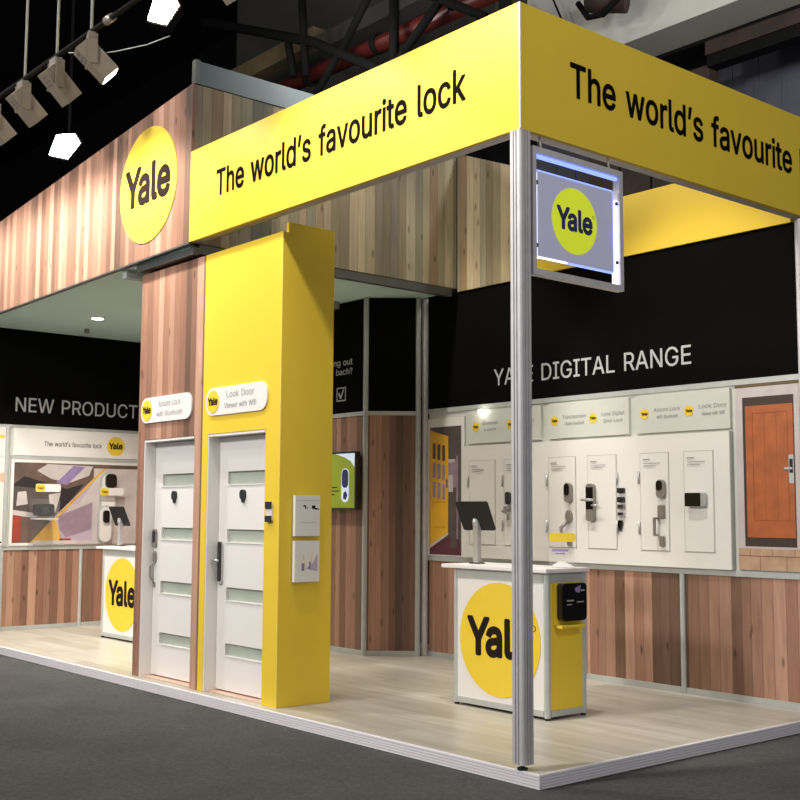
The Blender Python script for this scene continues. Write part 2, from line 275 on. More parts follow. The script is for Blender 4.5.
# letter outlines drawn as closed loops (thousandths of the type size), advance first
GLYPHS = {
 0: {
  '?': (358, ['145,-3 134,4 121,19 117,29 117,54 125,69 140,83 150,87 175,88 195,77 209,59 211,39 209,24 195,5 180,-4 160,-6', '130,153 132,204 142,239 151,254 180,282 225,313 240,329 250,344 255,356 259,379 258,399 254,414 240,434 230,444 215,452 190,459 160,458 130,447 111,429 100,410 94,379 90,375 30,375 25,379 27,404 32,424 46,454 60,470 85,492 105,503 150,517 205,517 225,512 240,508 270,492 304,459 319,429 324,414 326,384 324,349 310,314 291,289 265,265 226,239 210,222 200,201 195,153 190,149 135,149']),
  'A': (480, ['19,-2 15,3 16,8 196,503 204,512 274,512 279,508 283,498 464,3 459,-2 394,-2 391,3 343,138 139,139 134,136 93,13 84,-2', '158,203 320,203 271,343 239,447 198,318']),
  'B': (456, ['63,-2 58,3 58,508 63,512 258,511 293,506 333,492 353,478 377,453 392,423 397,408 400,378 399,353 397,338 388,318 382,308 363,288 325,268 324,263 348,257 373,242 392,223 412,188 419,158 419,123 417,103 407,73 389,48 368,29 343,14 313,4 288,-1 263,-2', '127,63 128,60 133,59 263,60 293,64 318,74 343,98 351,118 353,148 343,178 333,193 313,211 293,221 273,227 128,229', '128,288 250,288 275,293 296,303 318,323 327,338 332,353 333,384 323,413 310,428 298,437 268,447 128,449']),
  'C': (510, ['218,-4 178,7 158,17 128,37 94,71 69,111 59,131 49,161 40,206 39,281 45,331 59,376 79,416 103,447 133,475 148,485 188,505 223,515 268,518 313,515 348,505 378,490 413,465 427,451 452,416 462,396 472,366 473,347 408,346 393,384 378,406 357,426 341,436 318,446 288,452 243,452 218,446 194,436 163,414 143,391 128,366 115,331 108,291 107,226 113,184 123,154 145,116 173,86 208,66 238,57 253,56 298,58 327,66 348,77 367,91 383,109 396,131 408,162 473,162 472,141 462,111 442,76 420,51 393,27 343,2 303,-7 248,-8']),
  'D': (502, ['63,-2 58,3 58,508 63,512 243,511 303,502 333,491 368,472 400,443 427,408 452,353 462,303 464,253 461,203 447,143 427,103 402,68 368,39 333,19 308,9 263,0 243,-1', '127,63 128,60 133,59 233,60 261,63 288,70 318,83 338,98 362,123 376,148 388,181 396,233 396,278 388,329 373,368 353,398 331,418 306,433 278,443 248,448 127,448']),
  'E': (419, ['63,-2 58,3 58,508 63,512 368,512 373,510 374,453 368,449 127,448 128,288 353,288 358,283 358,278 358,233 356,228 353,227 128,226 127,63 128,60 133,59 373,59 377,53 377,3 373,-2']),
  'G': (520, ['223,-5 208,-3 178,7 148,22 113,51 94,71 80,91 59,131 44,181 39,226 40,301 50,351 65,391 89,431 113,458 138,480 173,500 223,515 263,517 308,515 343,505 378,490 393,480 421,456 452,416 467,386 477,351 473,346 408,346 386,391 363,417 338,436 303,450 273,453 237,451 213,445 185,431 153,404 134,376 120,346 110,306 107,271 108,211 115,176 128,143 149,111 173,87 198,71 223,61 253,56 293,57 329,66 357,81 382,106 398,132 408,161 412,186 411,196 283,197 280,201 280,251 283,258 478,258 480,201 477,156 462,106 448,81 437,66 418,46 388,22 358,7 308,-7 268,-9']),
  'I': (300, ['34,-2 29,3 30,58 109,59 114,60 115,63 115,443 114,449 34,449 29,453 29,508 34,512 269,512 273,508 273,498 273,453 269,449 185,448 185,68 185,63 189,59 269,59 273,53 273,3 269,-2']),
  'K': (467, ['63,-2 58,3 58,508 63,512 123,512 127,508 128,250 179,313 363,512 448,510 450,508 442,498 247,288 432,28 449,3 448,-2 373,-2 368,2 198,241 128,167 127,3 123,-2']),
  'L': (393, ['63,-2 58,3 58,508 63,512 123,512 127,508 128,60 363,58 363,3 358,-2']),
  'N': (523, ['63,-2 58,3 58,508 63,512 133,512 139,508 362,158 398,91 397,508 403,512 463,512 467,508 467,343 467,3 463,-2 388,-2 383,2 184,313 128,412 123,408 127,308 127,3 123,-2', '123,413 123,419']),
  'O': (533, ['218,-4 178,7 158,17 128,37 99,66 69,111 60,131 49,161 40,206 39,281 45,331 59,376 80,416 103,446 133,475 148,485 188,505 223,515 268,517 308,515 348,505 393,480 422,456 457,411 477,371 492,311 495,256 492,196 482,156 462,106 443,76 430,61 398,32 363,12 328,-2 303,-7 268,-9 233,-7', '248,56 283,56 313,62 348,78 372,96 393,121 407,146 418,176 426,221 428,271 423,311 413,348 398,379 373,411 348,431 318,445 293,452 248,452 218,446 193,435 166,416 144,391 128,366 115,331 108,296 108,211 120,161 135,131 153,106 180,81 208,66']),
  'P': (445, ['63,-2 58,3 58,508 63,512 253,511 288,507 318,497 338,487 353,477 377,453 393,428 407,393 411,363 411,333 407,303 392,263 369,233 348,214 323,199 293,189 253,184 128,184 127,3 123,-2', '127,248 128,245 133,244 243,245 268,248 286,253 311,268 323,281 333,298 338,313 342,338 342,358 338,382 332,398 323,413 302,433 268,447 243,449 128,449']),
  'R': (449, ['63,-2 58,3 58,508 63,512 253,511 288,507 333,492 368,467 393,433 407,398 411,373 412,333 407,308 397,278 377,248 363,234 343,219 318,208 427,8 428,-2 353,-2 334,28 247,193 133,195 127,193 127,3 123,-2', '127,258 258,258 288,265 313,279 323,288 333,304 338,316 343,343 342,368 338,389 323,417 298,437 268,447 243,449 128,449']),
  'S': (447, ['171,-6 141,1 121,10 101,20 79,39 62,59 47,84 37,119 36,134 41,139 101,139 106,136 111,114 121,94 149,69 166,61 191,54 251,53 266,56 291,65 314,79 326,91 335,104 341,121 343,139 341,159 329,179 302,199 265,214 156,245 131,256 106,270 86,287 67,309 53,339 50,374 53,404 67,439 81,459 106,483 141,503 176,513 201,517 251,518 281,513 311,503 331,493 346,483 371,459 380,449 395,419 400,404 401,377 341,375 335,379 330,399 319,419 295,439 276,448 253,454 201,455 176,449 161,443 146,433 132,419 123,404 118,384 117,369 121,352 133,334 161,314 200,299 296,273 331,258 356,243 390,209 401,189 410,159 410,119 400,84 390,64 363,34 336,15 306,1 261,-10 206,-11']),
  'T': (449, ['195,-2 190,3 190,448 35,449 30,453 30,508 35,512 415,512 419,508 419,498 419,453 415,449 259,448 259,3 255,-2']),
  'U': (517, ['208,-5 183,1 158,11 138,21 113,41 84,75 64,120 60,140 58,175 59,510 123,511 127,505 127,170 129,150 138,123 148,105 157,95 173,80 188,70 208,61 228,56 258,54 293,57 330,70 358,91 378,120 387,145 389,170 390,505 393,511 458,510 459,170 457,135 452,115 443,95 422,60 398,36 378,21 338,1 298,-9 278,-10 223,-9']),
  'V': (480, ['204,-2 196,13 181,53 14,508 19,512 84,512 88,508 188,228 228,108 239,66 244,71 286,203 392,508 399,512 459,512 465,508 448,458 279,-1']),
  'W': (686, ['159,-2 154,-2 151,3 14,508 19,512 79,512 85,508 148,268 178,148 189,91 194,77 216,178 304,509 309,512 379,512 383,508 468,183 489,88 494,82 521,198 600,508 604,512 669,510 671,508 663,473 588,198 538,18 534,3 529,-2 454,-1 446,23 366,318 351,378 344,415 339,407 328,348 234,3 229,-2']),
  'Y': (472, ['204,-2 201,3 199,211 14,508 19,512 89,512 94,508 208,323 234,272 239,274 270,333 379,509 384,512 454,512 458,508 270,208 269,0 264,-2']),
  'a': (389, ['123,-7 98,0 78,11 57,29 39,54 30,79 28,109 30,134 39,159 56,179 73,194 108,209 178,223 243,230 263,236 268,240 273,249 273,269 268,288 259,304 243,318 228,324 198,329 161,324 138,315 118,299 98,271 48,286 41,289 39,294 49,314 69,339 83,353 118,373 153,383 193,386 233,383 268,373 293,358 313,339 328,314 337,284 339,-1 276,-1 273,49 268,39 248,19 238,10 208,-4 188,-9 168,-10 128,-9', '147,49 178,48 203,51 228,61 251,79 263,98 271,119 273,185 248,176 143,159 118,149 103,134 98,128 94,109 95,94 100,79 118,60']),
  'b': (424, ['191,-5 156,11 136,30 116,56 113,0 111,-2 56,-2 51,0 52,510 115,510 116,330 121,326 141,352 161,369 191,383 231,386 266,383 306,368 321,359 341,340 350,330 369,300 384,260 389,240 392,205 389,140 379,100 359,60 331,26 311,11 291,1 261,-9 246,-10 206,-9', '205,50 231,49 246,52 267,60 281,69 296,85 308,105 319,135 324,160 325,215 320,240 310,270 298,290 281,308 261,320 241,326 211,326 191,324 169,315 156,305 142,290 131,271 123,250 117,220 116,160 122,130 132,105 151,78 166,65 185,55']),
  'c': (396, ['167,-6 142,1 112,16 80,45 68,60 53,85 39,125 34,150 33,210 38,250 48,280 63,310 88,340 117,363 137,374 167,383 207,386 247,383 287,369 312,354 322,345 341,325 351,310 361,290 362,276 352,271 302,260 291,285 272,306 252,319 234,325 182,325 152,313 132,295 118,275 108,250 102,228 99,200 99,170 104,140 112,114 127,87 147,67 169,55 197,49 232,51 247,55 265,65 286,85 302,116 307,119 352,108 362,105 364,100 356,75 336,45 322,31 292,10 262,-4 237,-9 192,-10']),
  'd': (424, ['157,-6 122,6 107,16 87,34 68,55 54,80 44,105 34,150 33,205 34,230 39,255 48,285 68,320 92,349 122,369 157,383 207,386 232,383 247,379 277,360 291,345 307,322 308,505 312,511 372,511 374,505 374,0 367,-2 312,-2 311,50 307,55 301,45 279,20 262,6 242,-4 227,-9 197,-10 167,-9', '190,50 227,51 251,60 267,71 282,87 292,104 301,125 307,154 307,225 302,250 292,274 283,290 262,310 247,319 227,325 178,325 162,319 147,310 132,297 117,275 107,251 102,230 99,200 99,170 104,140 114,110 127,87 147,67 167,55']),
  'e': (404, ['167,-5 142,1 112,16 80,45 58,75 43,110 34,150 34,225 43,265 58,300 78,330 102,354 137,374 167,383 207,386 242,383 262,378 302,359 341,320 356,290 366,265 371,240 373,170 367,166 102,166 99,165 99,160 102,137 109,115 123,90 142,70 167,56 192,50 234,50 264,60 287,78 296,90 303,105 307,108 362,94 367,90 366,85 351,55 333,35 317,21 282,1 247,-9 237,-9 192,-10', '99,225 302,224 306,225 306,230 300,255 292,276 282,292 270,305 252,318 237,324 202,328 177,325 162,320 145,310 132,299 122,287 109,265 102,245']),
  'f': (254, ['84,-2 79,-1 79,3 78,323 9,324 4,328 4,378 9,382 78,383 79,443 86,473 103,498 124,517 149,527 169,532 214,531 234,527 243,523 244,518 229,468 224,467 194,472 169,468 154,457 146,438 144,383 224,382 229,379 230,328 224,324 144,323 144,3 139,-2']),
  'g': (425, ['157,-148 117,-136 92,-121 58,-88 50,-73 50,-68 102,-38 132,-73 147,-83 167,-91 187,-94 232,-93 267,-82 282,-73 292,-63 301,-48 306,-33 308,62 307,66 291,42 277,28 252,13 222,4 167,4 147,9 112,24 92,38 73,57 53,87 39,127 34,152 33,207 34,232 44,272 63,312 77,332 102,356 137,376 172,386 182,386 222,386 242,381 262,371 280,357 307,323 311,332 312,380 317,382 372,382 376,377 376,-13 371,-53 366,-68 351,-93 337,-108 322,-122 297,-136 267,-146 242,-151 192,-152 167,-151', '187,62 212,62 232,64 255,72 270,82 282,95 296,117 308,157 310,192 307,231 302,252 292,276 277,297 262,311 242,322 217,327 192,327 170,322 150,312 133,297 118,277 109,257 102,233 99,207 99,177 102,152 109,127 119,107 132,90 147,77 166,67']),
  'h': (410, ['56,-2 51,3 51,508 56,512 111,512 116,508 116,333 121,331 138,353 156,367 186,382 211,387 246,386 286,377 311,362 330,343 345,318 354,293 359,263 360,3 356,-2 296,-2 294,233 291,266 279,293 261,312 239,323 211,327 180,323 157,313 136,293 126,277 121,263 116,233 116,2 111,-2']),
  'i': (167, ['54,-2 50,3 50,378 54,382 109,382 116,378 116,3 114,-2', '74,442 64,444 54,452 41,468 41,498 52,513 64,522 79,527 89,526 104,522 124,503 128,493 128,473 119,458 104,444 84,440']),
  'k': (381, ['56,-2 51,3 51,508 56,512 111,512 116,508 116,223 116,218 121,215 286,382 356,382 362,378 205,218 206,213 372,3 371,-2 296,-2 291,1 156,173 151,172 116,138 116,2 111,-2']),
  'l': (189, ['106,0 96,2 81,11 66,26 56,46 52,61 51,506 56,511 111,511 116,506 117,81 121,66 131,56 146,55 171,56 182,6 180,1 171,-3 126,-4']),
  'n': (410, ['56,-2 51,3 51,378 56,382 111,382 114,378 116,323 129,343 144,358 156,367 186,382 211,387 246,386 286,377 311,362 330,343 345,318 354,293 359,263 360,3 356,-2 296,-2 294,233 291,266 279,293 261,312 239,323 211,327 180,323 157,313 136,293 126,277 121,263 116,233 116,2 111,-2']),
  'o': (415, ['167,-6 142,1 112,16 80,45 68,60 53,85 39,125 34,150 33,210 38,250 48,280 63,310 88,340 117,363 137,374 167,383 207,386 247,383 277,374 312,354 341,325 361,295 376,255 381,230 382,170 381,145 376,120 366,95 351,65 327,36 302,16 272,1 237,-9 192,-10', '189,50 232,51 257,60 272,70 290,90 302,110 310,135 315,160 317,185 315,215 307,252 297,275 287,290 267,310 252,319 232,325 182,325 162,318 147,309 132,295 118,275 108,250 102,228 99,200 99,170 104,140 114,110 127,87 147,67 167,56']),
  'r': (259, ['56,-2 51,3 51,378 56,382 111,382 114,378 116,326 121,338 136,357 166,377 196,387 241,387 245,383 245,323 241,320 223,323 196,323 171,317 146,303 131,288 123,273 117,253 116,238 116,2 111,-2']),
  's': (365, ['139,-6 124,-4 99,6 69,28 50,50 44,60 35,85 34,95 39,98 94,109 108,80 116,70 129,60 159,49 204,49 237,60 259,80 265,95 264,118 254,133 236,145 209,154 134,171 109,181 84,195 59,220 50,240 45,260 45,290 50,310 64,335 89,359 109,370 129,379 149,384 189,386 229,383 259,374 289,354 312,325 327,290 324,286 269,275 249,307 229,323 201,330 169,329 140,320 121,305 113,290 114,261 124,246 142,235 169,226 259,204 289,189 299,181 314,165 327,145 333,120 332,85 323,60 309,39 284,16 264,6 219,-9 169,-10']),
  't': (227, ['134,-2 109,7 89,21 75,39 65,64 63,94 62,324 9,325 4,329 4,379 9,382 63,384 63,469 64,472 69,473 124,473 128,469 129,383 199,382 206,379 204,326 129,324 129,94 131,74 142,59 159,53 203,54 208,39 215,4 211,-1 199,-5 154,-6']),
  'u': (410, ['146,-3 116,8 89,28 72,48 57,83 52,103 51,138 51,378 56,382 111,382 116,378 116,143 121,108 131,86 148,68 166,58 201,52 235,58 255,68 275,88 284,103 291,122 294,143 294,378 301,382 356,382 360,378 360,3 356,-2 301,-2 296,3 296,59 294,53 271,25 241,4 211,-6 171,-7']),
  'v': (389, ['165,-2 160,0 157,8 16,378 20,382 35,382 80,382 87,378 164,168 195,67 207,113 222,158 302,378 305,382 370,382 374,378 230,3 225,-2']),
  'w': (567, ['141,-2 136,0 132,8 21,378 26,382 36,382 86,382 90,378 149,168 171,78 197,193 251,380 256,382 316,382 320,378 369,198 396,83 401,92 422,183 477,378 481,382 541,382 546,379 544,368 499,218 431,-1 371,-2 366,3 307,203 286,293 281,288 264,218 201,0 196,-2']),
  'x': (379, ['24,-2 20,3 152,193 149,200 30,373 27,378 29,380 99,382 103,378 153,303 189,240 194,241 225,298 279,379 284,382 349,382 353,378 228,193 229,188 358,3 354,-2 289,-2 284,1 210,113 189,151 163,103 94,0 89,-2']),
  'y': (389, ['55,-143 46,-137 60,-85 65,-83 81,-87 100,-87 110,-85 124,-77 140,-55 160,-2 16,378 20,382 80,382 87,378 164,168 195,69 222,158 302,378 305,382 370,382 374,378 199,-77 180,-107 170,-117 160,-126 135,-141 100,-147 60,-146']),
  '’': (177, ['55,316 50,321 51,336 80,507 85,511 150,511 153,506 100,317']),
 },
 14: {
  'T': (449, ['183,-10 179,1 179,436 173,438 28,438 23,441 18,451 18,506 20,516 25,521 33,523 423,521 429,516 431,501 431,451 428,443 423,439 273,438 271,436 270,-4 267,-9 258,-14 193,-14']),
  'a': (389, ['121,-19 91,-9 66,5 43,27 30,47 21,72 16,107 19,137 26,159 38,177 52,192 71,206 96,217 141,228 236,241 256,246 261,252 259,277 253,292 241,305 226,312 206,316 171,315 146,305 129,292 111,266 101,260 36,278 27,287 28,297 44,327 61,349 86,369 116,384 151,394 191,398 226,396 261,388 293,372 317,352 334,327 347,292 351,252 350,-3 346,-10 336,-14 276,-14 265,-8 261,14 236,-4 201,-18 161,-22', '144,62 171,59 196,62 216,69 236,82 250,97 259,117 261,132 261,168 156,150 131,142 116,132 109,122 106,112 106,97 109,87 121,73']),
  'c': (396, ['165,-18 125,-4 95,15 70,38 44,78 30,113 23,148 20,188 25,243 37,283 52,313 75,343 105,369 140,387 170,395 210,398 245,395 290,381 312,368 331,353 349,333 362,313 373,288 375,273 372,268 365,263 300,248 292,253 284,273 274,288 260,300 245,309 225,314 200,315 180,312 160,304 145,291 131,273 121,253 113,223 110,188 112,163 118,133 125,114 138,93 155,76 175,65 200,61 235,64 260,76 277,93 291,123 300,130 310,130 370,114 376,108 376,98 365,69 349,43 325,18 300,1 270,-12 235,-20 205,-22']),
  'd': (424, ['155,-18 115,-2 81,23 56,53 36,93 25,133 20,188 25,243 36,283 56,323 80,353 105,373 145,391 180,398 205,398 230,395 263,383 295,358 297,513 300,518 310,523 375,522 382,518 386,508 386,3 384,-7 375,-14 310,-14 301,-7 299,13 295,19 270,-2 240,-16 220,-21 195,-22', '184,63 205,61 225,63 241,68 260,81 271,93 283,113 292,138 296,163 298,193 295,223 290,248 282,268 270,286 255,301 240,309 215,315 195,315 175,312 160,305 145,293 133,278 122,258 111,213 110,188 113,158 118,133 125,113 135,96 150,80 165,70']),
  'e': (404, ['165,-17 125,-4 95,14 70,38 44,78 30,113 23,148 20,188 25,243 35,278 52,313 74,343 105,369 135,385 170,395 205,398 240,395 270,387 301,373 330,350 352,323 370,288 379,258 385,213 383,163 379,158 370,155 115,155 112,153 113,143 123,113 136,93 152,78 175,66 200,61 235,62 260,71 280,88 295,115 305,119 370,104 377,98 379,88 366,58 350,35 326,13 300,-3 275,-13 240,-21 195,-22', '113,238 120,235 250,235 285,235 292,238 280,273 260,298 235,312 205,316 185,314 170,310 145,295 125,270']),
  'f': (254, ['72,-11 67,-5 67,1 66,311 62,313 7,313 -3,316 -7,326 -7,381 -3,390 2,393 62,393 66,396 67,446 75,476 92,504 117,525 147,538 177,544 212,543 242,536 253,531 257,521 237,459 227,454 202,460 177,458 167,453 162,447 157,431 156,396 157,394 227,393 237,390 242,381 242,331 241,321 232,314 157,313 156,311 155,-4 152,-9 142,-14 82,-14']),
  'h': (410, ['44,-11 39,1 39,511 44,519 49,522 114,523 124,518 127,511 129,360 154,379 184,392 214,398 254,397 289,387 314,374 338,351 354,326 366,291 371,256 371,-4 368,-9 359,-14 294,-14 284,-6 282,236 279,261 269,286 256,301 234,312 209,315 182,311 159,299 142,281 131,256 128,226 127,-4 124,-10 114,-14 54,-14']),
  'i': (167, ['42,-9 39,1 39,381 42,389 52,393 117,393 122,390 128,381 127,-4 122,-11 112,-14 52,-14', '72,430 52,438 35,456 28,476 29,496 39,516 56,531 77,537 97,536 117,527 133,511 140,491 139,471 129,451 112,436 92,429']),
  'k': (381, ['44,-11 39,1 39,511 44,519 49,522 114,523 124,518 127,511 129,240 279,392 359,393 368,391 372,386 374,376 369,368 220,216 381,11 385,6 386,-4 383,-9 374,-14 289,-13 283,-9 154,156 130,136 128,131 128,1 124,-9 114,-14 54,-14']),
  'l': (189, ['104,-12 74,2 57,19 44,44 39,69 39,509 43,519 54,523 114,523 124,519 127,514 128,84 134,68 149,66 169,68 180,64 183,59 195,4 194,-2 189,-9 174,-13 139,-16']),
  'o': (415, ['165,-18 125,-4 95,15 70,38 44,78 30,113 23,148 20,188 25,243 37,283 52,313 75,343 105,369 140,387 170,395 205,398 245,395 290,380 319,363 345,338 365,310 383,268 392,228 395,183 390,133 380,98 363,63 340,33 310,7 275,-11 245,-19 205,-22', '185,63 205,61 225,62 245,67 260,76 275,90 287,108 296,128 302,153 305,183 304,213 297,243 290,263 278,283 263,298 245,309 225,314 205,316 185,314 168,308 152,298 138,283 126,263 113,223 110,188 112,163 118,133 126,113 138,93 153,78 169,68']),
  'r': (259, ['44,-11 39,1 39,376 40,386 45,391 54,393 114,393 124,386 126,371 129,366 154,384 179,394 209,399 249,397 254,393 257,386 257,321 254,313 244,308 204,312 174,306 149,290 138,276 131,261 128,236 127,-4 124,-10 114,-14 54,-14']),
  's': (365, ['137,-18 107,-9 87,0 68,13 52,28 38,48 28,68 22,93 25,103 32,108 97,120 106,113 116,88 132,72 147,65 162,61 192,60 222,66 241,78 252,93 254,103 252,113 242,128 227,136 127,162 97,174 72,190 54,208 40,233 33,263 35,298 44,323 60,348 82,367 107,382 137,392 172,398 202,398 237,393 277,377 306,353 320,333 331,313 338,293 336,283 327,276 267,263 258,268 244,293 227,310 207,317 177,318 152,312 132,299 123,283 124,268 132,255 152,244 262,214 282,206 307,190 323,173 338,148 345,118 343,83 335,58 319,33 298,13 274,-2 242,-15 212,-20 172,-22']),
  't': (227, ['132,-14 107,-6 82,12 66,32 54,62 51,92 50,312 2,314 -3,317 -8,327 -8,377 -5,387 2,393 47,393 51,397 51,472 56,482 62,485 132,484 137,479 140,472 140,397 142,394 207,393 212,390 218,382 218,327 213,317 202,313 141,312 140,97 143,77 152,67 172,64 202,68 212,63 226,7 226,-3 217,-12 192,-17 167,-18']),
  'u': (410, ['144,-15 109,-2 79,21 58,51 46,81 41,106 39,136 39,376 40,386 49,393 74,393 114,393 121,391 126,386 128,376 128,146 131,116 142,91 158,76 179,67 204,64 229,68 254,82 269,101 279,126 282,151 284,386 294,393 364,392 369,386 371,376 371,1 369,-8 359,-14 294,-13 285,-4 284,22 254,-2 224,-14 184,-19']),
  'v': (389, ['153,-11 149,-4 6,371 4,381 5,386 13,393 38,393 88,393 97,386 193,115 198,123 293,386 303,393 368,393 378,391 384,386 385,376 238,-7 228,-14 163,-14']),
  'w': (567, ['129,-11 124,-4 9,376 9,381 14,390 24,393 89,393 99,386 169,135 174,144 240,386 244,391 254,393 314,393 324,391 331,381 394,146 399,135 468,386 479,393 544,393 554,390 558,381 558,376 443,-4 439,-11 429,-14 369,-14 358,-9 284,250 209,-9 199,-14 139,-14']),
  '’': (177, ['43,308 38,319 69,514 73,519 83,523 158,521 164,514 164,504 112,314 108,308 98,304 53,304']),
 },
 30: {
  'Y': (472, ['191,-27 178,-15 173,0 173,200 -10,495 -13,505 -11,520 -4,531 11,538 91,539 101,537 111,531 236,329 361,531 371,537 381,539 456,539 466,536 476,530 483,520 485,505 482,495 298,200 298,0 294,-15 284,-25 271,-30 201,-30']),
  'a': (389, ['115,-34 85,-24 58,-9 31,16 15,41 6,66 1,96 2,131 10,161 18,176 33,196 51,211 70,223 100,235 130,242 240,258 245,261 243,276 235,289 220,297 200,301 175,299 160,294 145,286 133,271 124,256 115,248 105,244 95,244 24,266 13,281 11,291 13,301 31,336 50,361 80,384 110,399 145,409 185,414 225,412 265,403 301,386 330,361 350,331 362,296 367,251 365,-9 355,-23 340,-30 270,-29 260,-25 250,-15 215,-31 185,-37 145,-38', '156,76 175,76 195,78 210,83 223,91 233,101 241,116 245,131 245,147 165,136 145,131 130,123 122,111 122,101 125,91 135,83']),
  'e': (404, ['164,-33 119,-19 89,-1 59,26 37,57 15,107 7,147 5,207 10,247 21,287 39,322 61,352 95,382 129,400 164,411 204,414 239,412 274,403 309,386 341,362 365,332 384,295 394,262 401,212 401,167 399,159 389,145 374,139 134,139 131,137 136,122 149,102 169,86 194,78 219,76 239,80 255,87 269,100 284,127 294,134 309,135 379,117 390,107 394,97 395,87 384,57 364,27 339,3 309,-16 279,-29 239,-37 194,-38', '134,252 271,252 262,272 244,290 229,297 204,300 184,298 164,289 145,272']),
  'l': (189, ['103,-28 74,-17 50,3 32,33 23,68 23,513 26,523 33,531 48,538 121,538 133,532 142,518 144,88 148,82 178,83 193,73 198,63 210,8 210,-2 206,-12 198,-22 188,-26 143,-32']),
 },
}

def raw_text(s, bold=0.0):
    """flat filled mesh of a line of lettering; every glyph is filled on its own"""
    st = GLYPHS[30 if bold > .02 else 14 if bold > .008 else 0]
    bm = bmesh.new(); x = 0.0; es_prev = ''
    for ch in s:
        if ch == ' ': x += 0.26; continue
        if ch == 'a' and es_prev == 'Y': x -= .075
        es_prev = ch
        adv, loops = st.get(ch) or GLYPHS[0][ch]; es = []
        for lp in loops:
            pts = [tuple(float(v) / 1000 for v in q.split(',')) for q in lp.split()]
            if len(pts) < 3: continue
            vs = [bm.verts.new((a + x, b, 0)) for a, b in pts]
            es += [bm.edges.new((vs[k], vs[(k + 1) % len(vs)])) for k in range(len(vs))]
        bmesh.ops.triangle_fill(bm, use_beauty=True, use_dissolve=False, edges=es, normal=(0, 0, 1))
        x += adv / 1000
    me = bpy.data.meshes.new('t'); bm.to_mesh(me); bm.free()
    return me
_t = raw_text('T'); CAP = max(v.co.y for v in _t.vertices); bpy.data.meshes.remove(_t)
def text(name, s, F, u0, u1, v, cap, n, m, parent, bold=0.0, th=0.002):
    """lettering fitted between u0 and u1 on baseline v with the given capital height"""
    me = raw_text(s, bold)
    xs = [q.co.x for q in me.vertices]; x0, x1 = min(xs), max(xs)
    bm = bmesh.new(); bm.from_mesh(me); bpy.data.meshes.remove(me)
    bmesh.ops.remove_doubles(bm, verts=bm.verts, dist=1e-5)
    r = bmesh.ops.extrude_face_region(bm, geom=list(bm.faces))
    for q in bm.faces: q.smooth = False
    for q in r['geom']:
        if isinstance(q, bmesh.types.BMVert): q.co.z = 1.0
    for q in bm.verts:
        q.co = F.p(u0 + (q.co.x - x0) / (x1 - x0) * (u1 - u0), v + q.co.y / CAP * cap, n + q.co.z * th)
    w = MB(); w.bm.free(); w.bm = bm
    return w.build(name, m, parent)

def yale_logo(F, u, v, r, n, parent, th=0.004, disc=None, ink=None, reg=True, bold=0.028):
    """round badge with the word across it, as parts of its thing"""
    MB().disc(F, u, v, r, n, n + th).build('disc', disc or M['yellowp'], parent)
    text('lettering', 'Yale', F, u - 0.80 * r, u + 0.79 * r, v - 0.28 * r, 0.63 * r, n + th, ink or M['ink2'], parent, bold)
    if reg and r > 0.15:
        k = MB()
        cu, cv, rr = u + 0.84 * r, v + 0.26 * r, 0.055 * r
        if True:
            pts = 20
            for i in range(pts):
                a, b = 2 * math.pi * i / pts, 2 * math.pi * (i + 1) / pts
                k.poly([F.p(cu + rr * math.cos(a), cv + rr * math.sin(a), n + th + .001), F.p(cu + rr * math.cos(b), cv + rr * math.sin(b), n + th + .001),
                        F.p(cu + .75 * rr * math.cos(b), cv + .75 * rr * math.sin(b), n + th + .001), F.p(cu + .75 * rr * math.cos(a), cv + .75 * rr * math.sin(a), n + th + .001)])
        k.build('registered_mark', ink or M['ink2'], parent)

H, HT, XL, D, LW, ZB, G0 = 3.5, 4.235, -3.64, 2.94, -8.74, 2.366, -0.079
PX = 0.095                                                # platform overhang on the right

# ================================================================== HALL (setting)
sbuild(MB().box(-45, 14, -14, 16, G0 - 0.1, G0), 'floor', M['carpet'])
sbuild(MB().box(-45, 14, -14, 16, 14.6, 14.8), 'ceiling', M['halldark'])
wb = struct('wall_back', (0, 12, 0))
m_ = MB(); x = -11.0
while x < 14:                                             # ribbed blue grey cladding, real ribs
    m_.box(x, x + 0.42, 11.96, 12.2, 0, 14.6); m_.box(x + 0.42, x + 0.5, 11.945, 12.2, 0, 14.6); x += 0.5
m_.build('ribbed_cladding', M['hallwall'], wb)
MB().box(-45, -11, 11.9, 12.2, 0, 14.6).build('dark_wall_panel', M['halldark'], wb)
sbuild(MB().box(-45.2, -45, -14, 16, G0, 14.6), 'wall_left', M['halldark'])
# pale beam, brown timber frame under it
b = MB(); b.box(-11.2, 14, 9.8, 10.6, 8.9, 10.9)
o = b.build('concrete_beam', M['concrete']); tag(o, 'pale painted beam crossing the hall above the shaded yellow side fascia', 'beam')
t = thing('timber_frame', 'dark brown timber wall frame of the hall below the pale beam', 'wall frame', (-6, 10.7, 0))
b = MB()
b.use(M['steel']).box(-8.6, 14, 10.62, 11.0, 8.85, 9.1)
b.build('head_beam', None, t)
for x0, x1 in ((-8.6, -7.95), (-7.9, -7.3), (-7.25, -6.7), (-6.65, -6.1)):
    MB().box(x0, x1, 10.7, 10.95, G0, 8.5).build('board', M['hallbrown'], t)
MB().box(-6.1, 14, 10.6, 10.9, 8.62, 8.84).build('cross_rail', M['hallbrown'], t)
MB().box(-6.1, 14, 10.65, 10.9, 8.44, 8.62).build('lower_rail', M['steel'], t)
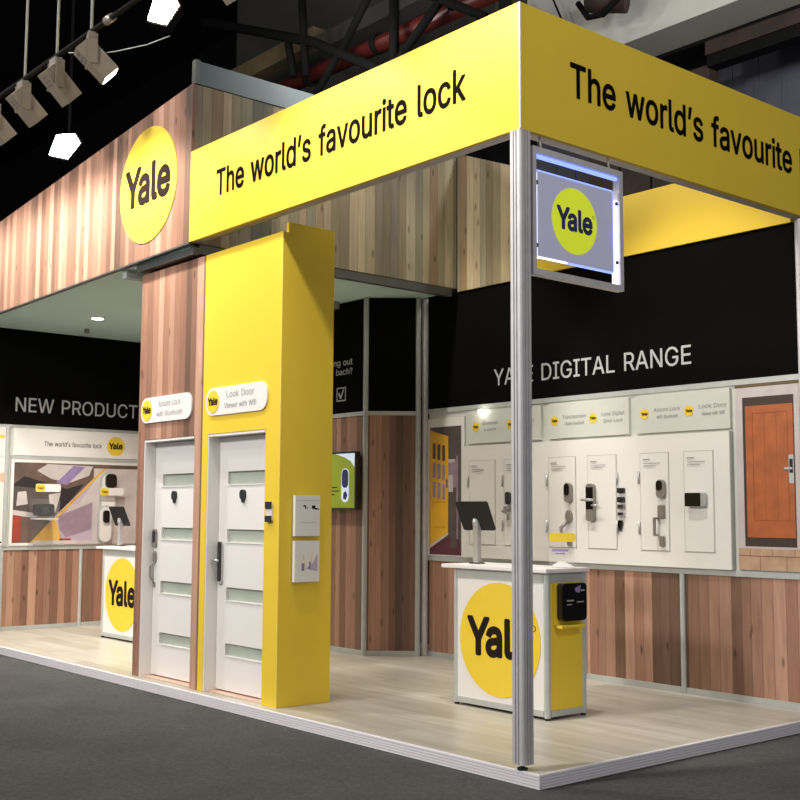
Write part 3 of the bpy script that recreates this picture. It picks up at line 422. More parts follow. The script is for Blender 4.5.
# grey roof slab and trusses over the centre
o = sbuild(MB().hexa([Vector(p) for p in ((-17.5, 9.0, 9.2), (-9.2, 9.0, 9.2), (-9.2, 11.8, 9.2), (-17.5, 11.8, 9.2), (-17.5, 9.0, 14.0), (-9.2, 9.0, 14.0), (-9.2, 11.8, 14.0), (-17.5, 11.8, 14.0))]), 'trim_1', M['hallceil'])
t = thing('roof_truss', 'black steel roof truss with crossing braces behind the yellow fascia', 'truss', (-12, 8.4, 9))
def bar(pts, r, name, m, parent, seg=6): MB().tube(pts, r, seg).build(name, m, parent)
Y = 6.6
for pts, r, nm in (([(-14.8, Y, 10.9), (-11.2, Y, 9.36), (-9.24, Y, 8.25)], .09, 'chord'), ([(-11.53, Y, 10.2), (-11.38, Y, 8.8)], .07, 'brace'),
                   ([(-11.97, Y, 9.72), (-11.75, Y, 8.9)], .07, 'brace'), ([(-9.4, Y, 9.9), (-10.37, Y, 8.95)], .075, 'brace'), ([(-9.03, Y, 9.4), (-9.02, Y, 8.1)], .08, 'brace'),
                   ([(-10.35, Y, 9.0), (-11.2, Y, 8.3)], .07, 'brace'), ([(-7.9, Y, 9.0), (-8.9, Y, 8.35)], .08, 'brace'), ([(-8.3, Y, 9.2), (-7.0, Y, 8.4)], .07, 'chord'), ([(-6.6, Y, 8.9), (-6.6, Y, 8.1)], .09, 'brace')):
    bar(pts, r, nm, M['steel'], t)
t = thing('roof_purlin', 'ochre timber purlin under the dark hall roof above the wooden box', 'beam', (-14, 8, 10))
MB().hexa([Vector(p) for p in ((-16.1, 7.9, 10.25), (-13.0, 7.9, 10.25), (-13.0, 8.2, 10.25), (-16.1, 8.2, 10.25), (-16.1, 7.9, 10.6), (-13.0, 7.9, 10.6), (-13.0, 8.2, 10.6), (-16.1, 8.2, 10.6))]).build('timber', M['ochre'], t)
t = thing('roof_duct', 'long dark grey roof duct running over the red pipe', 'duct', (-9, 7.6, 10))
MB().box(-12.6, -6.0, 7.6, 8.0, 9.85, 10.15).build('casing', M['hallceil'], t)
t = thing('sprinkler_pipe', 'dark red glossy pipe running under the hall roof above the front fascia', 'pipe', (-9, 7, 9))
MB().tube([(-13.2, 7, 9.05), (-9.5, 7, 9.0), (-6.7, 7, 8.95)], 0.14, 16).build('pipe', M['red'], t)
for x in (-11.8, -9.9, -8.0): MB().tube([(x - .06, 7, 9.03), (x + .06, 7, 9.02)], 0.17, 16).build('collar', M['steel'], t)
t = thing('fire_hose_reel', 'dark red round drum hanging over the pale hall beam', 'drum', (-6.9, 9.2, 9.3))
MB().tube([(-7.15, 9.0, 9.45), (-6.6, 9.3, 9.35)], 0.23, 20).build('drum', M['hallbrown'], t)
MB().tube([(-7.3, 8.95, 9.4), (-7.1, 8.95, 9.1), (-6.8, 8.95, 9.05), (-6.5, 8.95, 9.2), (-6.35, 8.95, 9.5)], 0.05, 8).build('cable', M['steel'], t)
o = MB().tube([(-8.6, 9.5, 10.6), (-8.15, 9.5, 9.6), (-7.85, 9.5, 9.0), (-7.8, 9.5, 8.4)], 0.018, 6).build('hanging_cable', M['steel'])
tag(o, 'thin dark cable hanging in front of the pale hall beam', 'cable')
# two hall floodlights
def floodlight(loc, sx, sz, m, label):
    t = thing('hall_floodlight', label, 'floodlight', loc)
    F = Fr(loc, (0.65, 0.76, 0))
    e = MB(); e.prism(F, [(-sx * .5, -sz * .35), (sx * .1, -sz * .5), (sx * .5, sz * .15), (sx * .32, sz * .5), (-sx * .28, sz * .45)], 0.0, 0.05)
    e.build('lens', m, t)
    e = MB(); e.prism(F, [(-sx * .55, -sz * .4), (sx * .1, -sz * .56), (sx * .56, sz * .15), (sx * .35, sz * .57), (-sx * .32, sz * .5)], -0.3, -0.001)
    e.build('housing', M['steel'], t)
    MB().tube([F.p(0, sz * .4, -.2), F.p(0, 14.55 - loc[2], -.2)], 0.03, 8).build('drop_rod', M['steel'], t)
floodlight((-12.59, 4.51, 9.78), 0.52, 0.52, M['lampw'], 'bright warm hall floodlight above the teal capping board')
floodlight((-13.66, 3.32, 7.42), 0.50, 0.42, M['lampc'], 'bright cool white hall floodlight just above the sloping wooden fascia')

# ================================================================== PLATFORM
t = thing('exhibition_platform', 'low exhibition platform of pale laminate boards with ridged pale edge', 'platform', (-4, 1.5, G0))
MB().box(-8.9, PX - .012, 0.032, 3.6, G0, -0.001).build('deck', M['deck'], t)
for nm, (x0, x1, y0, y1, ax) in {'front': (-8.9, PX, 0.02, 0.032, 0), 'side': (PX - .012, PX, 0.032, 3.6, 1)}.items():
    e = MB(); e.box(x0, x1, y0, y1, G0, 0.0)
    for i in range(5):
        z = G0 + 0.004 + i * 0.0155
        if ax == 0: e.box(x0, x1 + .007, y0 - .007, y0, z, z + 0.0105)
        else: e.box(x1, x1 + .007, y0 - .0, y1, z, z + 0.0105)
    e.build('edge_trim', M['ridged'], t)

# ================================================================== CORNER POST
def post_section(cx, cy, w, g=0.008, d=0.006):
    h = w / 2; c = 0.008; s = []
    base = [(-h + c, -h), (-g * 1.9, -h), (-g * 1.9, -h + d), (-g * .7, -h + d), (-g * .7, -h), (g * .7, -h), (g * .7, -h + d), (g * 1.9, -h + d), (g * 1.9, -h), (h - c, -h)]
    for k in range(4):
        ca, sa = (1, 0, -1, 0)[k], (0, 1, 0, -1)[k]
        s += [(cx + x * ca - y * sa, cy + x * sa + y * ca) for x, y in base]
    return s
HOR = Fr((0, 0, 0), (1, 0, 0), (0, 1, 0))                # horizontal plane, n = up
t = thing('corner_post', 'tall grooved aluminium post carrying the corner of the yellow fascia', 'post', (-0.05, 0.05, 0))
MB().prism(HOR, post_section(-0.044, 0.044, 0.088), 0.03, H).build('post', M['alu'], t)
MB().disc(HOR, -0.045, 0.04, 0.028, 0.0, 0.012, 24).disc(HOR, -0.045, 0.04, 0.012, 0.012, 0.03, 16).build('levelling_foot', M['blackm'], t)

# ================================================================== FASCIAS
t = thing('fascia', 'long yellow front fascia with black slogan ending at the corner post', 'fascia', (-1.8, 0, H))
MB().box(XL, 0, 0.0, 0.03, H, HT).build('board', M['yellow'], t)
MB().box(XL, -0.1, 0.03, 0.1, H, H + .08).build('carrier_beam', M['alu'], t)
MB().box(-0.006, 0.002, -0.002, 0.006, H, HT).build('corner_bead', M['cream'], t)
F = FX(0)
text('lettering', 'The world\u2019s favourite lock', F, -3.24, -0.44, 3.79, 0.2, 0.001, M['ink'], t, 0.012)
t = thing('fascia', 'yellow side fascia in shade with black slogan above the hanging sign', 'fascia', (0, 1.8, H))
MB().box(-0.03, 0, 0.031, 3.64, H, HT).build('board', M['yellow'], t)
MB().box(-0.1, -0.031, 0.1, 3.6, H, H + .08).build('carrier_beam', M['alu'], t)
text('lettering', 'The world\u2019s favourite lock', FY(0), 0.42, 3.35, 3.79, 0.2, 0.001, M['ink'], t, 0.014)
t = thing('fascia', 'plain yellow inner fascia above the black back wall', 'fascia', (-1.3, D, H))
MB().box(-2.72, -0.1, D - .02, D + .03, 3.478, 3.985).build('board', M['yellow'], t)
MB().box(-2.72, -0.1, D + .03, D + .09, 3.49, 3.57).build('carrier_beam', M['dalu'], t)
# timber-faced box
t = thing('wooden_fascia', 'front wooden fascia with a sloping top carrying the round yellow badge', 'fascia', (-6.2, 0, H))
MB().prism(FX(0), [(-8.9, 3.43), (XL - .002, H), (XL - .002, 4.803), (-8.9, 4.317)], -0.04, 0.0).build('boarding', M['wood'], t)
MB().prism(FX(0), [(-8.9, 3.415), (XL - .002, 3.485), (XL - .002, H), (-8.9, 3.43)], -0.04, 0.0).build('lower_edge', M['dalu'], t)
t = thing('wooden_fascia', 'greyed wooden side fascia running back behind the yellow slogan board', 'fascia', (XL, 1.5, H))
MB().box(XL - .04, XL, 0.041, D - .03, H, 4.803).build('boarding', M['khaki'], t)
MB().box(XL - .07, XL - .01, 0.1, D - .08, 3.42, H - .001).build('lower_beam', M['dalu'], t)
t = thing('wooden_fascia', 'greyed wooden panel above the black back wall behind the front yellow fascia', 'fascia', (-3.2, D, H))
MB().prism(FX(D), [(XL + .001, 3.47), (-2.725, 3.47), (-2.725, 4.47), (XL + .001, 4.83)], -0.03, 0.02).build('boarding', M['khaki'], t)
t = thing('capping_board', 'dark teal capping board on top of the greyed wooden side fascia', 'capping board', (XL, 1.5, 4.81))
MB().box(XL - .05, XL + .004, 0.06, D - .03, 4.81, 5.0).build('board', M['teal'], t)
MB().box(XL - .05, XL + .008, 0.02, 0.06, 4.81, 5.01).build('end_trim', M['dalu'], t)
# round badge on timber
t = thing('round_sign', 'large round yellow sign with dark lettering on the wooden front fascia', 'sign', (-4.35, 0, 3.6))
yale_logo(F, -4.352, 4.117, 0.5, 0.001, t, 0.006, ink=M['ink2'], disc=M['yellowp'])
# booth ceiling
cl = struct('ceiling')
MB().box(LW, -6.3, 0.05, 2.42, 3.47, 3.5).build('ceiling_board', M['ceil'], cl)
MB().box(-6.296, XL - .08, 0.05, 2.9, 3.47, 3.5).build('ceiling_board', M['ceil'], cl)
t = thing('ceiling_beam', 'pale aluminium beam under the booth ceiling beside the wooden column', 'beam', (-4.85, 1.2, 3.4))
MB().box(-4.9, -4.82, 0.06, 2.4, 3.40, 3.469).build('beam', M['rail'], t)
t = thing('ceiling_beam', 'dark aluminium beam above the two display columns', 'beam', (-4.1, 0.1, 3.4))
MB().box(-4.60, XL - .01, 0.045, 0.10, 3.41, 3.469).build('beam', M['dalu'], t)
MB().box(-4.60, XL - .075, 0.10, 0.56, 3.42, 3.469).build('infill', M['p_brown'], t)
def downlight(x, y, z, label, e=40, grp=None):
    t = thing('downlight', label, 'downlight', (x, y, z))
    k = MB(); k.disc(HOR, x, y, 0.085, z - 0.012, z - .001, 32); k.build('trim_ring', M['white'], t)
    k = MB(); k.disc(HOR, x, y, 0.06, z - 0.016, z - 0.012, 32); k.build('lens', M['lamp'], t)
    lg = bpy.data.lights.new('downlight_lamp', 'SPOT'); lg.energy = e; lg.spot_size = math.radians(125); lg.spot_blend = 0.8; lg.shadow_soft_size = 0.06; lg.color = (1, 0.93, 0.82)
    lo = bpy.data.objects.new('bulb', lg); COL.objects.link(lo); lo.parent = t; lo.location = (0, 0, -0.04)
downlight(-7.35, 1.0, 3.47, 'round downlight glowing in the pale booth ceiling beside the black new products wall', 300)
downlight(-5.4, 1.15, 3.47, 'round downlight in the booth ceiling behind the wooden column', 170)
o = MB().tube([(-8.17, 1.26, 3.47), (-8.17, 1.26, 3.42)], 0.03, 12).build('ceiling_sensor', M['bronze'])
tag(o, 'small brass coloured sensor on the pale booth ceiling by the black wall', 'sensor')

# ================================================================== WALLS OF THE STAND
def post(x, y, z0, z1, parent, w=0.04, m=None, name='post'):
    MB().prism(HOR, [(x + w / 2 * math.cos(math.radians(45 * k + 22.5)) * 1.08, y + w / 2 * math.sin(math.radians(45 * k + 22.5)) * 1.08) for k in range(8)], z0, z1).build(name, m or M['rail'], parent)
# back wall -------------------------------------------------
wl = struct('wall_back', (-2, D, 0)); F = FX(D)
MB().fbox(F, -4.06, -.03, ZB, 3.477, -.03, 0).build('black_header', M['black'], wl)
MB().fbox(F, -4.06, -.03, 0.95, ZB, -.03, 0).build('middle_panel', M['header'], wl)
for a, c in ((-4.06, -3.14), (-3.10, -2.12), (-2.08, -1.13), (-1.09, -.06)):
    MB().fbox(F, a, c, 0.045, 0.905, -.03, 0).build('timber_panel', M['wood'], wl)
MB().fbox(F, -4.08, -.03, 0.905, 0.95, -.04, .012).build('dado_rail', M['rail'], wl)
MB().fbox(F, -4.08, -.03, 0.0, 0.045, -.04, .012).build('base_rail', M['rail'], wl)
MB().fbox(F, -4.08, -.03, 2.325, 2.366, -.0, .014).build('header_rail', M['rail'], wl)
for x in (-3.12, -2.1, -1.11): post(x, D - .01, 0, .905, wl)
post(-0.045, D - .01, 0, 3.49, wl, .05, M['alu']); post(-4.09, D - .03, 0, 3.46, wl, .06, M['alu'])
text('lettering', 'YALE DIGITAL RANGE', F, -3.165, -0.995, 2.528, 0.15, 0.001, M['letter'], wl, -0.004)
# left wall ---------------------------------------------------
wl = struct('wall_left', (LW, 1.2, 0)); F = FY(LW)
MB().fbox(F, 0.05, 2.42, ZB - .03, 3.465, -.03, 0).build('black_header', M['black'], wl)
MB().fbox(F, 0.05, 2.42, 0.95, ZB - .03, -.03, 0).build('middle_panel', M['header'], wl)
for a, c in ((0.05, .56), (0.59, 1.52), (1.56, 2.42)):
    MB().fbox(F, a, c, 0.045, 0.91, -.03, 0).build('timber_panel', M['wood'], wl)
MB().fbox(F, 0.05, 2.42, 0.91, 0.955, -.04, .012).build('dado_rail', M['rail'], wl)
MB().fbox(F, 0.05, 2.42, 0, 0.045, -.04, .012).build('base_rail', M['rail'], wl)
MB().fbox(F, 0.05, 2.42, 2.325, 2.352, 0, .012).build('header_rail', M['rail'], wl)
MB().fbox(F, 0.64, 2.42, 1.955, 1.995, 0, .02).build('picture_rail', M['rail'], wl)
for y in (0.575, 1.54): post(LW + .0, y, 0, .91, wl)
post(LW + .005, 0.595, .955, 2.325, wl, .05)
text('lettering', 'NEW PRODUCTS', F, 0.675, 2.36, 2.51, 0.165, 0.001, M['letter'], wl, -0.002)
# angled walls in the middle --------------------------------
wl = struct('wall_center', (-5, 2.45, 0)); A, B, C_ = (-4.08, 2.87), (-4.45, 2.455), (LW, 2.455)
def screen(P, Q, w, m1):
    U = Vector((Q[0] - P[0], Q[1] - P[1], 0)); L = U.length; F = Fr((P[0], P[1], 0), U)
    MB().fbox(F, .02, L - .02, ZB - .02, 3.465, -.03, 0).build('black_header', M['black'], w)
    MB().fbox(F, .02, L - .02, .045, ZB - .06, -.03, 0).build('timber_panel', m1, w)
    MB().fbox(F, .02, L - .02, ZB - .06, ZB - .02, -.03, .012).build('header_rail', M['rail'], w)
    MB().fbox(F, .02, L - .02, 0, .045, -.03, .012).build('base_rail', M['rail'], w)
    return F
screen(B, A, wl, M['wood']); screen(C_, B, wl, M['wood'])
post(B[0], B[1], 0, 3.465, wl, .05, M['rail']); post(A[0] - .03, A[1] - .03, 0, 3.465, wl, .05, M['rail'])
FA = FX(2.455)
text('lettering', 'ting out', FA, -5.04, -4.665, 2.83, 0.062, 0.001, M['letter'], wl)
text('lettering', 'bach?', FA, -4.93, -4.665, 2.735, 0.062, 0.001, M['letter'], wl)
k = MB()
for q in ((-4.92, -4.77, 2.47, 2.482), (-4.92, -4.77, 2.598, 2.61), (-4.92, -4.908, 2.482, 2.598), (-4.782, -4.77, 2.482, 2.598)): k.fbox(FA, *q, 0.0, .002)
k.prism(FA, [(-4.895, 2.55), (-4.865, 2.495), (-4.845, 2.495), (-4.80, 2.588), (-4.815, 2.588), (-4.855, 2.52), (-4.878, 2.56)], 0, .002)
k.build('tick_box', M['letter'], wl)

# television ---------------------------------------------------
t = thing('television', 'wall mounted television with a lime green picture beside the yellow column', 'television', (-4.9, 2.4, 1.4)); F = FX(2.36)
MB().rrect(F, -5.45, -4.475, 1.385, 1.955, .01, -.05, 0).build('casing', M['blackg'], t)
k = MB(); k.use(M['lime']).fbox(F, -5.43, -4.495, 1.405, 1.935, 0, .002)
k.use(M['scrw']).prism(F, [(-4.80, 1.935), (-4.66, 1.90), (-4.56, 1.86), (-4.495, 1.80), (-4.495, 1.935)], .002, .003)
k.use(M['scrw']).rrect(F, -4.70, -4.58, 1.46, 1.79, .055, .003, .004)
k.use(M['scrd']).rrect(F, -4.69, -4.59, 1.60, 1.78, .045, .004, .005)
k.use(M['scrd']).prism(F, [(-4.67, 1.50), (-4.63, 1.48), (-4.60, 1.53), (-4.63, 1.57), (-4.665, 1.55)], .004, .005)
for i, w in enumerate((.16, .2, .12)): k.use(M['ink2']).fbox(F, -4.93, -4.93 + w, 1.60 - i * .035, 1.61 - i * .035, .002, .003)
k.build('screen', None, t)

# ================================================================== BACK WALL DISPLAY
F = FX(D)
def badge_text(F, u, v, r, n, parent, l1, l2, w, m=None):
    MB().disc(F, u, v, r, n, n + .002, 32).build('badge', M['yellowp'], parent)
    text('badge_lettering', 'Yale', F, u - .78 * r, u + .74 * r, v - .26 * r, .56 * r, n + .002, M['ink2'], parent, .03, .001)
    text('lettering', l1, F, u + r + .05, u + r + .05 + w, v + .012, .032, n, m or M['grey'], parent, 0, .001)
    text('lettering', l2, F, u + r + .05 + w * .1, u + r + .05 + w * .92, v - .044, .028, n, m or M['grey'], parent, 0, .001)
hs = [(-3.49, -2.56, 'white header board under the small glowing puck beside the yellow door photo', [(-3.375, 'Conexis', 'Lock', .2), (-2.93, 'Keyless', 'Lock', .2)]),
      (-2.475, -1.59, 'white header board with two round badges, middle of three above the display', [(-2.395, 'Touchscreen', 'Digital Deadbolt', .26), (-1.965, 'Luna Digital', 'Door Lock', .24)]),
      (-1.52, -0.64, 'white header board with two round badges beside the orange door photo', [(-1.43, 'Assure Lock', 'with Bluetooth', .25), (-1.005, 'Look Door', 'Viewer with Wifi', .25)])]
for a, c, lb, it in hs:
    t = thing('header_board', lb, 'sign board', ((a + c) / 2, D, 2.0))
    MB().rrect(F, a, c, 2.005, 2.31, .004, 0, .03).build('board', M['header'], t)
    for u, l1, l2, w in it: badge_text(F, u, 2.158, .042, .031, t, l1, l2, w)
o = MB().tube([(-3.27, D - .06, 2.31), (-3.27, D - .06, 2.27)], .03, 16).build('glint_puck', M['lamp']); tag(o, 'small glowing puck for a bright glint above the leftmost header board', 'lamp')
origin_to(o, (-3.27, D - .06, 2.3))  # glowing puck put in for a reflected glint under the header rail
t = thing('display_board', 'long cream board on the back wall carrying the sample doors', 'display board', (-2.1, D, .95))
MB().fbox(F, -3.54, -.645, .952, 1.984, .003, .04).build('board', M['cream'], t)
MB().fbox(F, -.645, -.638, .95, 1.986, .003, .042).build('edge_strip', M['rail'], t)
# sample doors
FB = Fr((-.044, D - .04, 0))
def lines(F, u, v, n, parent):
    k = MB(); k.fbox(F, u, u + .07, v, v + .008, n, n + .001)
    for i in range(2): k.fbox(F, u + .005, u + .005 + (.16, .12)[i], v - .03 - i * .022, v - .025 - i * .022, n, n + .001)
    k.build('caption', M['grey'], parent)
def keypad(F, u0, u1, v0, v1, n, parent):
    MB().rrect(F, u0, u1, v0, v1, .035, n, n + .03).build('deadlock', M['bronze'], parent)
    MB().rrect(F, u0 + .006, u1 - .014, v0 + .06, v1 - .008, .025, n + .03, n + .036).build('keypad', M['blackg'], parent)
def sample_door(u0, u1, label, hinge=None):
    t = thing('door_sample', label, 'sample door', ((u0 + u1) / 2, D - .1, 1.08), 'sample doors on the display board')
    MB().fbox(FB, u0, u1, 1.078, 1.84, .001, .006).build('panel', M['cream'], t, .001)
    k = MB()
    for q in ((u0 - .006, u0 - .002, 1.072, 1.846), (u1 + .002, u1 + .006, 1.072, 1.846)): k.fbox(FB, *q, .0005, .003)
    k.fbox(FB, u0 - .006, u1 + .006, 1.842, 1.846, .0005, .003); k.fbox(FB, u0 - .006, u1 + .006, 1.072, 1.076, .0005, .003)
    k.build('surround', M['soft'], t)
    if hinge is not None:
        for v in (1.60, 1.20): MB().tube([FB.p(hinge, v, .012), FB.p(hinge, v + .1, .012)], .008, 8).build('hinge', M['chrome'], t)
    lines(FB, u0 + .03, 1.79, .0125, t)
    return t
t = sample_door(-3.40, -3.07, 'plain sample door without a lock, behind the tablet on the counter', -3.42)
t = sample_door(-2.95, -2.66, 'sample door half hidden by the aluminium corner post', -2.97)
MB().rrect(FB, -2.91, -2.86, 1.44, 1.55, .02, .012, .04).build('deadlock', M['blackg'], t)
MB().tube([FB.p(-2.885, 1.40, .012), FB.p(-2.885, 1.40, .06)], .025, 12).tube([FB.p(-2.93, 1.38, .05), FB.p(-2.86, 1.36, .055), FB.p(-2.86, 1.30, .05)], .012, 8).build('lever', M['bronze'], t)
t = sample_door(-2.41, -2.11, 'sample door with oval keypad lock and curved pull handle', -2.43)
keypad(FB, -2.21, -2.135, 1.455, 1.62, .012, t)
MB().disc(FB, -2.17, 1.34, .034, .012, .035, 24, .05).build('cylinder_plate', M['bronze'], t)
MB().tube([FB.p(-2.18, 1.30, .03), FB.p(-2.225, 1.24, .06), FB.p(-2.215, 1.16, .06), FB.p(-2.165, 1.12, .03)], .013, 10, (1, 1.3, 1, .8)).build('pull_handle', M['bronze'], t)
MB().disc(FB, -2.165, 1.115, .022, .012, .03, 20, .03).build('lower_rose', M['bronze'], t)
t = sample_door(-1.97, -1.675, 'sample door with long black lock plate and silver lever', -1.66)
MB().rrect(FB, -1.965, -1.885, 1.30, 1.61, .03, .012, .045).build('lock_plate', M['bronze'], t)
MB().fbox(FB, -1.958, -1.885, 1.40, 1.58, .045, .05).build('keypad', M['blackg'], t)
MB().tube([FB.p(-1.99, 1.475, .07), FB.p(-1.87, 1.475, .07)], .011, 10).tube([FB.p(-1.925, 1.475, .045), FB.p(-1.925, 1.475, .07)], .013, 10).tube([FB.p(-1.89, 1.43, .06), FB.p(-1.83, 1.43, .06)], .008, 8).build('lever', M['chrome'], t)
t = sample_door(-1.425, -1.155, 'sample door with oval keypad lock and square bronze pull handle', -1.44)
keypad(FB, -1.25, -1.175, 1.485, 1.63, .012, t)
MB().fbox(FB, -1.248, -1.185, 1.33, 1.43, .012, .03).build('cylinder_plate', M['bronze'], t, .003)
MB().fbox(FB, -1.265, -1.245, 1.19, 1.335, .05, .065).fbox(FB, -1.265, -1.245, 1.19, 1.205, .012, .05).fbox(FB, -1.265, -1.245, 1.32, 1.335, .012, .05).build('pull_handle', M['bronze'], t)
MB().fbox(FB, -1.235, -1.19, 1.11, 1.19, .012, .03).build('lower_rose', M['bronze'], t, .003)
t = sample_door(-1.005, -.745, 'sample door with a black box viewer at its centre')
MB().rrect(FB, -.965, -.80, 1.42, 1.525, .012, .012, .05).build('viewer_body', M['chrome'], t)
MB().rrect(FB, -.968, -.83, 1.422, 1.523, .006, .05, .056).build('viewer_screen', M['blackg'], t)
# five small samples between doors four and five
for i, (v0, v1, m, lb) in enumerate(((1.53, 1.57, 'blackg', 'small black sample block, topmost between the fourth and fifth sample doors'),
                                      (1.455, 1.497, 'blackg', 'small black sample block, second from top between the sample doors'),
                                      (1.398, 1.438, 'bronze', 'small grey metal sample, third in the column between the sample doors'),
                                      (1.338, 1.378, 'chrome', 'small silver sample, fourth in the column between the sample doors'))):
    t = thing('lock_sample', lb, 'lock sample', (-1.62, D - .1, v0), 'small lock samples on the display board')
    MB().rrect(FB, -1.652, -1.585, v0, v1, .004, .001, .022).build('body', M[m], t)
    MB().rrect(FB, -1.645, -1.592, v0 + .012, v1 - .006, .003, .022, .024).build('face', M['blackm'], t)
t = thing('lock_sample', 'small black pointed sample at the bottom of the column of lock samples', 'lock sample', (-1.63, D - .1, 1.22), 'small lock samples on the display board')
MB().prism(FB, [(-1.648, 1.31), (-1.612, 1.31), (-1.605, 1.28), (-1.618, 1.245), (-1.63, 1.22), (-1.642, 1.245), (-1.655, 1.28)], .001, .02).build('body', M['blackg'], t)

# yellow door photo ---------------------------------------------
t = thing('door_photo', 'photo panel of an open yellow glazed door beside the display board', 'photo panel', (-3.83, D, .955))
F2 = FX(D - .003)
k = MB(); k.use(M['white']).fbox(F2, -4.07, -3.545, .955, 2.27, 0, .012)
k.use(M['dusk']).fbox(F2, -4.03, -3.59, .965, 2.185, .012, .013)
k.use(M['plum']).prism(F2, [(-4.03, .97), (-3.59, .966), (-3.59, 1.10), (-3.75, 1.14), (-4.03, 1.02)], .013, .014)
k.use(M['mauve']).fbox(F2, -3.78, -3.66, 1.60, 1.87, .013, .014)
k.use(M['p_pale']).fbox(F2, -3.78, -3.68, 1.84, 1.87, .014, .015)
k.use(M['dusk']).fbox(F2, -3.73, -3.65, 1.03, 1.5, .014, .015)
k.use(M['mauve']).fbox(F2, -3.655, -3.63, 1.12, 1.9, .014, .015)
k.use(M['p_pale']).fbox(F2, -3.765, -3.70, 1.56, 1.72, .014, .015)
k.build('print', None, t)
k = MB(); k.use(M['ydoor']).prism(F2, [(-4.03, 2.16), (-3.765, 2.09), (-3.765, 1.175), (-4.03, 1.05)], .015, .018)
k.use(M['p_pale']).prism(F2, [(-4.03, 1.05), (-3.765, 1.175), (-3.765, 1.155), (-4.03, 1.02)], .015, .018)
for i in range(3):
    for j in range(3):
        u = -3.985 + i * .068; v = 2.03 - j * .185 - i * .012
        k.use(M['dusk'] if j == 0 else M['mauve']).fbox(F2, u, u + .042, v - .15, v, .018, .019)
k.use(M['ydoor2']).fbox(F2, -3.96, -3.80, 1.46, 1.47, .018, .019); k.fbox(F2, -3.96, -3.80, 1.22, 1.23, .018, .019)
k.use(M['p_dark']).fbox(F2, -3.79, -3.775, 1.60, 1.68, .018, .02)
k.build('printed_door', None, t)
# orange door photo ----------------------------------------------
t = thing('door_photo', 'photo panel of a varnished orange door above stone steps', 'photo panel', (-.35, D, .955))
k = MB(); k.use(M['p_pale']).fbox(F2, -.60, -.075, .955, 2.325, 0, .012)
k.use(M['ochre']).fbox(F2, -.60, -.075, 2.30, 2.325, .012, .013)
k.use(M['frameb']).fbox(F2, -.54, -.12, 1.13, 2.225, .012, .014)
k.build('print', None, t)
k = MB(); k.use(M['orange']).fbox(F2, -.515, -.125, 1.195, 2.16, .014, .018)
k.use(M['orange2'])
for q in ((-.455, -.17, 1.316, 1.322), (-.455, -.17, 2.10, 2.106), (-.457, -.452, 1.316, 2.106), (-.173, -.168, 1.316, 2.106)): k.fbox(F2, *q, .018, .019)
k.use(M['orange2']).fbox(F2, -.36, -.357, 1.322, 2.10, .018, .0185).fbox(F2, -.262, -.259, 1.322, 2.10, .018, .0185)
k.build('printed_door', None, t)
MB().rrect(F2, -.165, -.125, 1.585, 1.79, .01, .019, .022).build('printed_lock', M['rail'], t)
k = MB(); k.use(M['blackm']).fbox(F2, -.158, -.132, 1.66, 1.76, .022, .024); k.use(M['rail']).fbox(F2, -.20, -.135, 1.685, 1.70, .024, .026); k.build('printed_lever', None, t)
k = MB(); k.use(M['stone']).fbox(F2, -.595, -.075, .96, 1.115, .012, .016)
k.use(M['stoned'])
for q in ((-.595, -.075, 1.058, 1.064), (-.42, -.415, .96, 1.06), (-.205, -.20, .96, 1.06), (-.50, -.496, 1.06, 1.115), (-.32, -.316, 1.06, 1.115), (-.14, -.136, 1.06, 1.115)): k.fbox(F2, *q, .016, .017)
k.build('printed_steps', None, t)

# ================================================================== LEFT WALL DISPLAY
F = FY(LW)
t = thing('header_board', 'white header board with slogan and one round badge above the sofa mural', 'sign board', (LW, 1.5, 2.0))
MB().fbox(F, .66, 2.40, 2.0, 2.318, 0, .02).build('board', M['white'], t)
text('lettering', 'The world\u2019s favourite lock', F, 1.03, 1.755, 2.12, .055, .021, M['ink2'], t, -.002, .001)
yale_logo(F, 1.94, 2.15, .115, .021, t, .003, reg=False, ink=M['ink'])
t = thing('leaflet_board', 'narrow white board with a yellow strip beside the sofa mural', 'sign board', (LW, .3, .96))
MB().fbox(F, .1, .565, .962, 2.318, 0, .02).build('board', M['white'], t)
k = MB(); k.use(M['yellowp']).rrect(F, .42, .552, 2.19, 2.225, .01, .02, .021); k.use(M['peach']).disc(F, .545, 1.74, .04, .02, .021, 24, .055)
k.use(M['grey']).fbox(F, .4, .54, 1.98, 1.985, .02, .021); k.use(M['ink2']).fbox(F, .51, .56, .99, 1.01, .02, .021)
k.build('print', None, t)
def lw(px, py): return (.505 + .01245 * px, 1.943 - (py - 460) * .01147)
t = thing('photo_mural', 'large photo print of lilac sofa and yellow cushion below the slogan board', 'photo panel', (LW, 1.5, .96))
k = MB(); k.use(M['white']).fbox(F, .645, 2.40, .958, 1.953, 0, .02)
def pp(m, pts, n, k=k): k.use(M[m]).prism(F, [lw(*q) for q in pts], n, n + .001)
pp('p_brown', [(14, 543), (14, 462), (140, 462), (140, 543)], .020)
pp('p_pale', [(36, 470), (46, 463), (92, 464), (88, 474), (68, 482), (50, 478)], .021)
pp('p_purple', [(55, 482), (72, 464), (84, 465), (66, 484)], .022)
pp('p_dark', [(14, 484), (24, 476), (66, 488), (84, 482), (60, 512), (14, 500)], .021)
pp('dusk', [(14, 486), (60, 490), (56, 520), (14, 514)], .022)
pp('p_pale', [(14, 510), (54, 516), (52, 521), (14, 515)], .0235)
pp('p_pale', [(18, 492), (26, 491), (28, 504), (17, 506)], .0235)
pp('p_pale', [(48, 494), (60, 492), (55, 512), (50, 512)], .0235)
pp('p_red', [(14, 516), (22, 516), (22, 540), (14, 543)], .022)
pp('p_lil', [(58, 513), (103, 466), (140, 466), (140, 543), (32, 543)], .023)
pp('p_pale', [(66, 504), (78, 504), (100, 470), (96, 500), (66, 512)], .024)
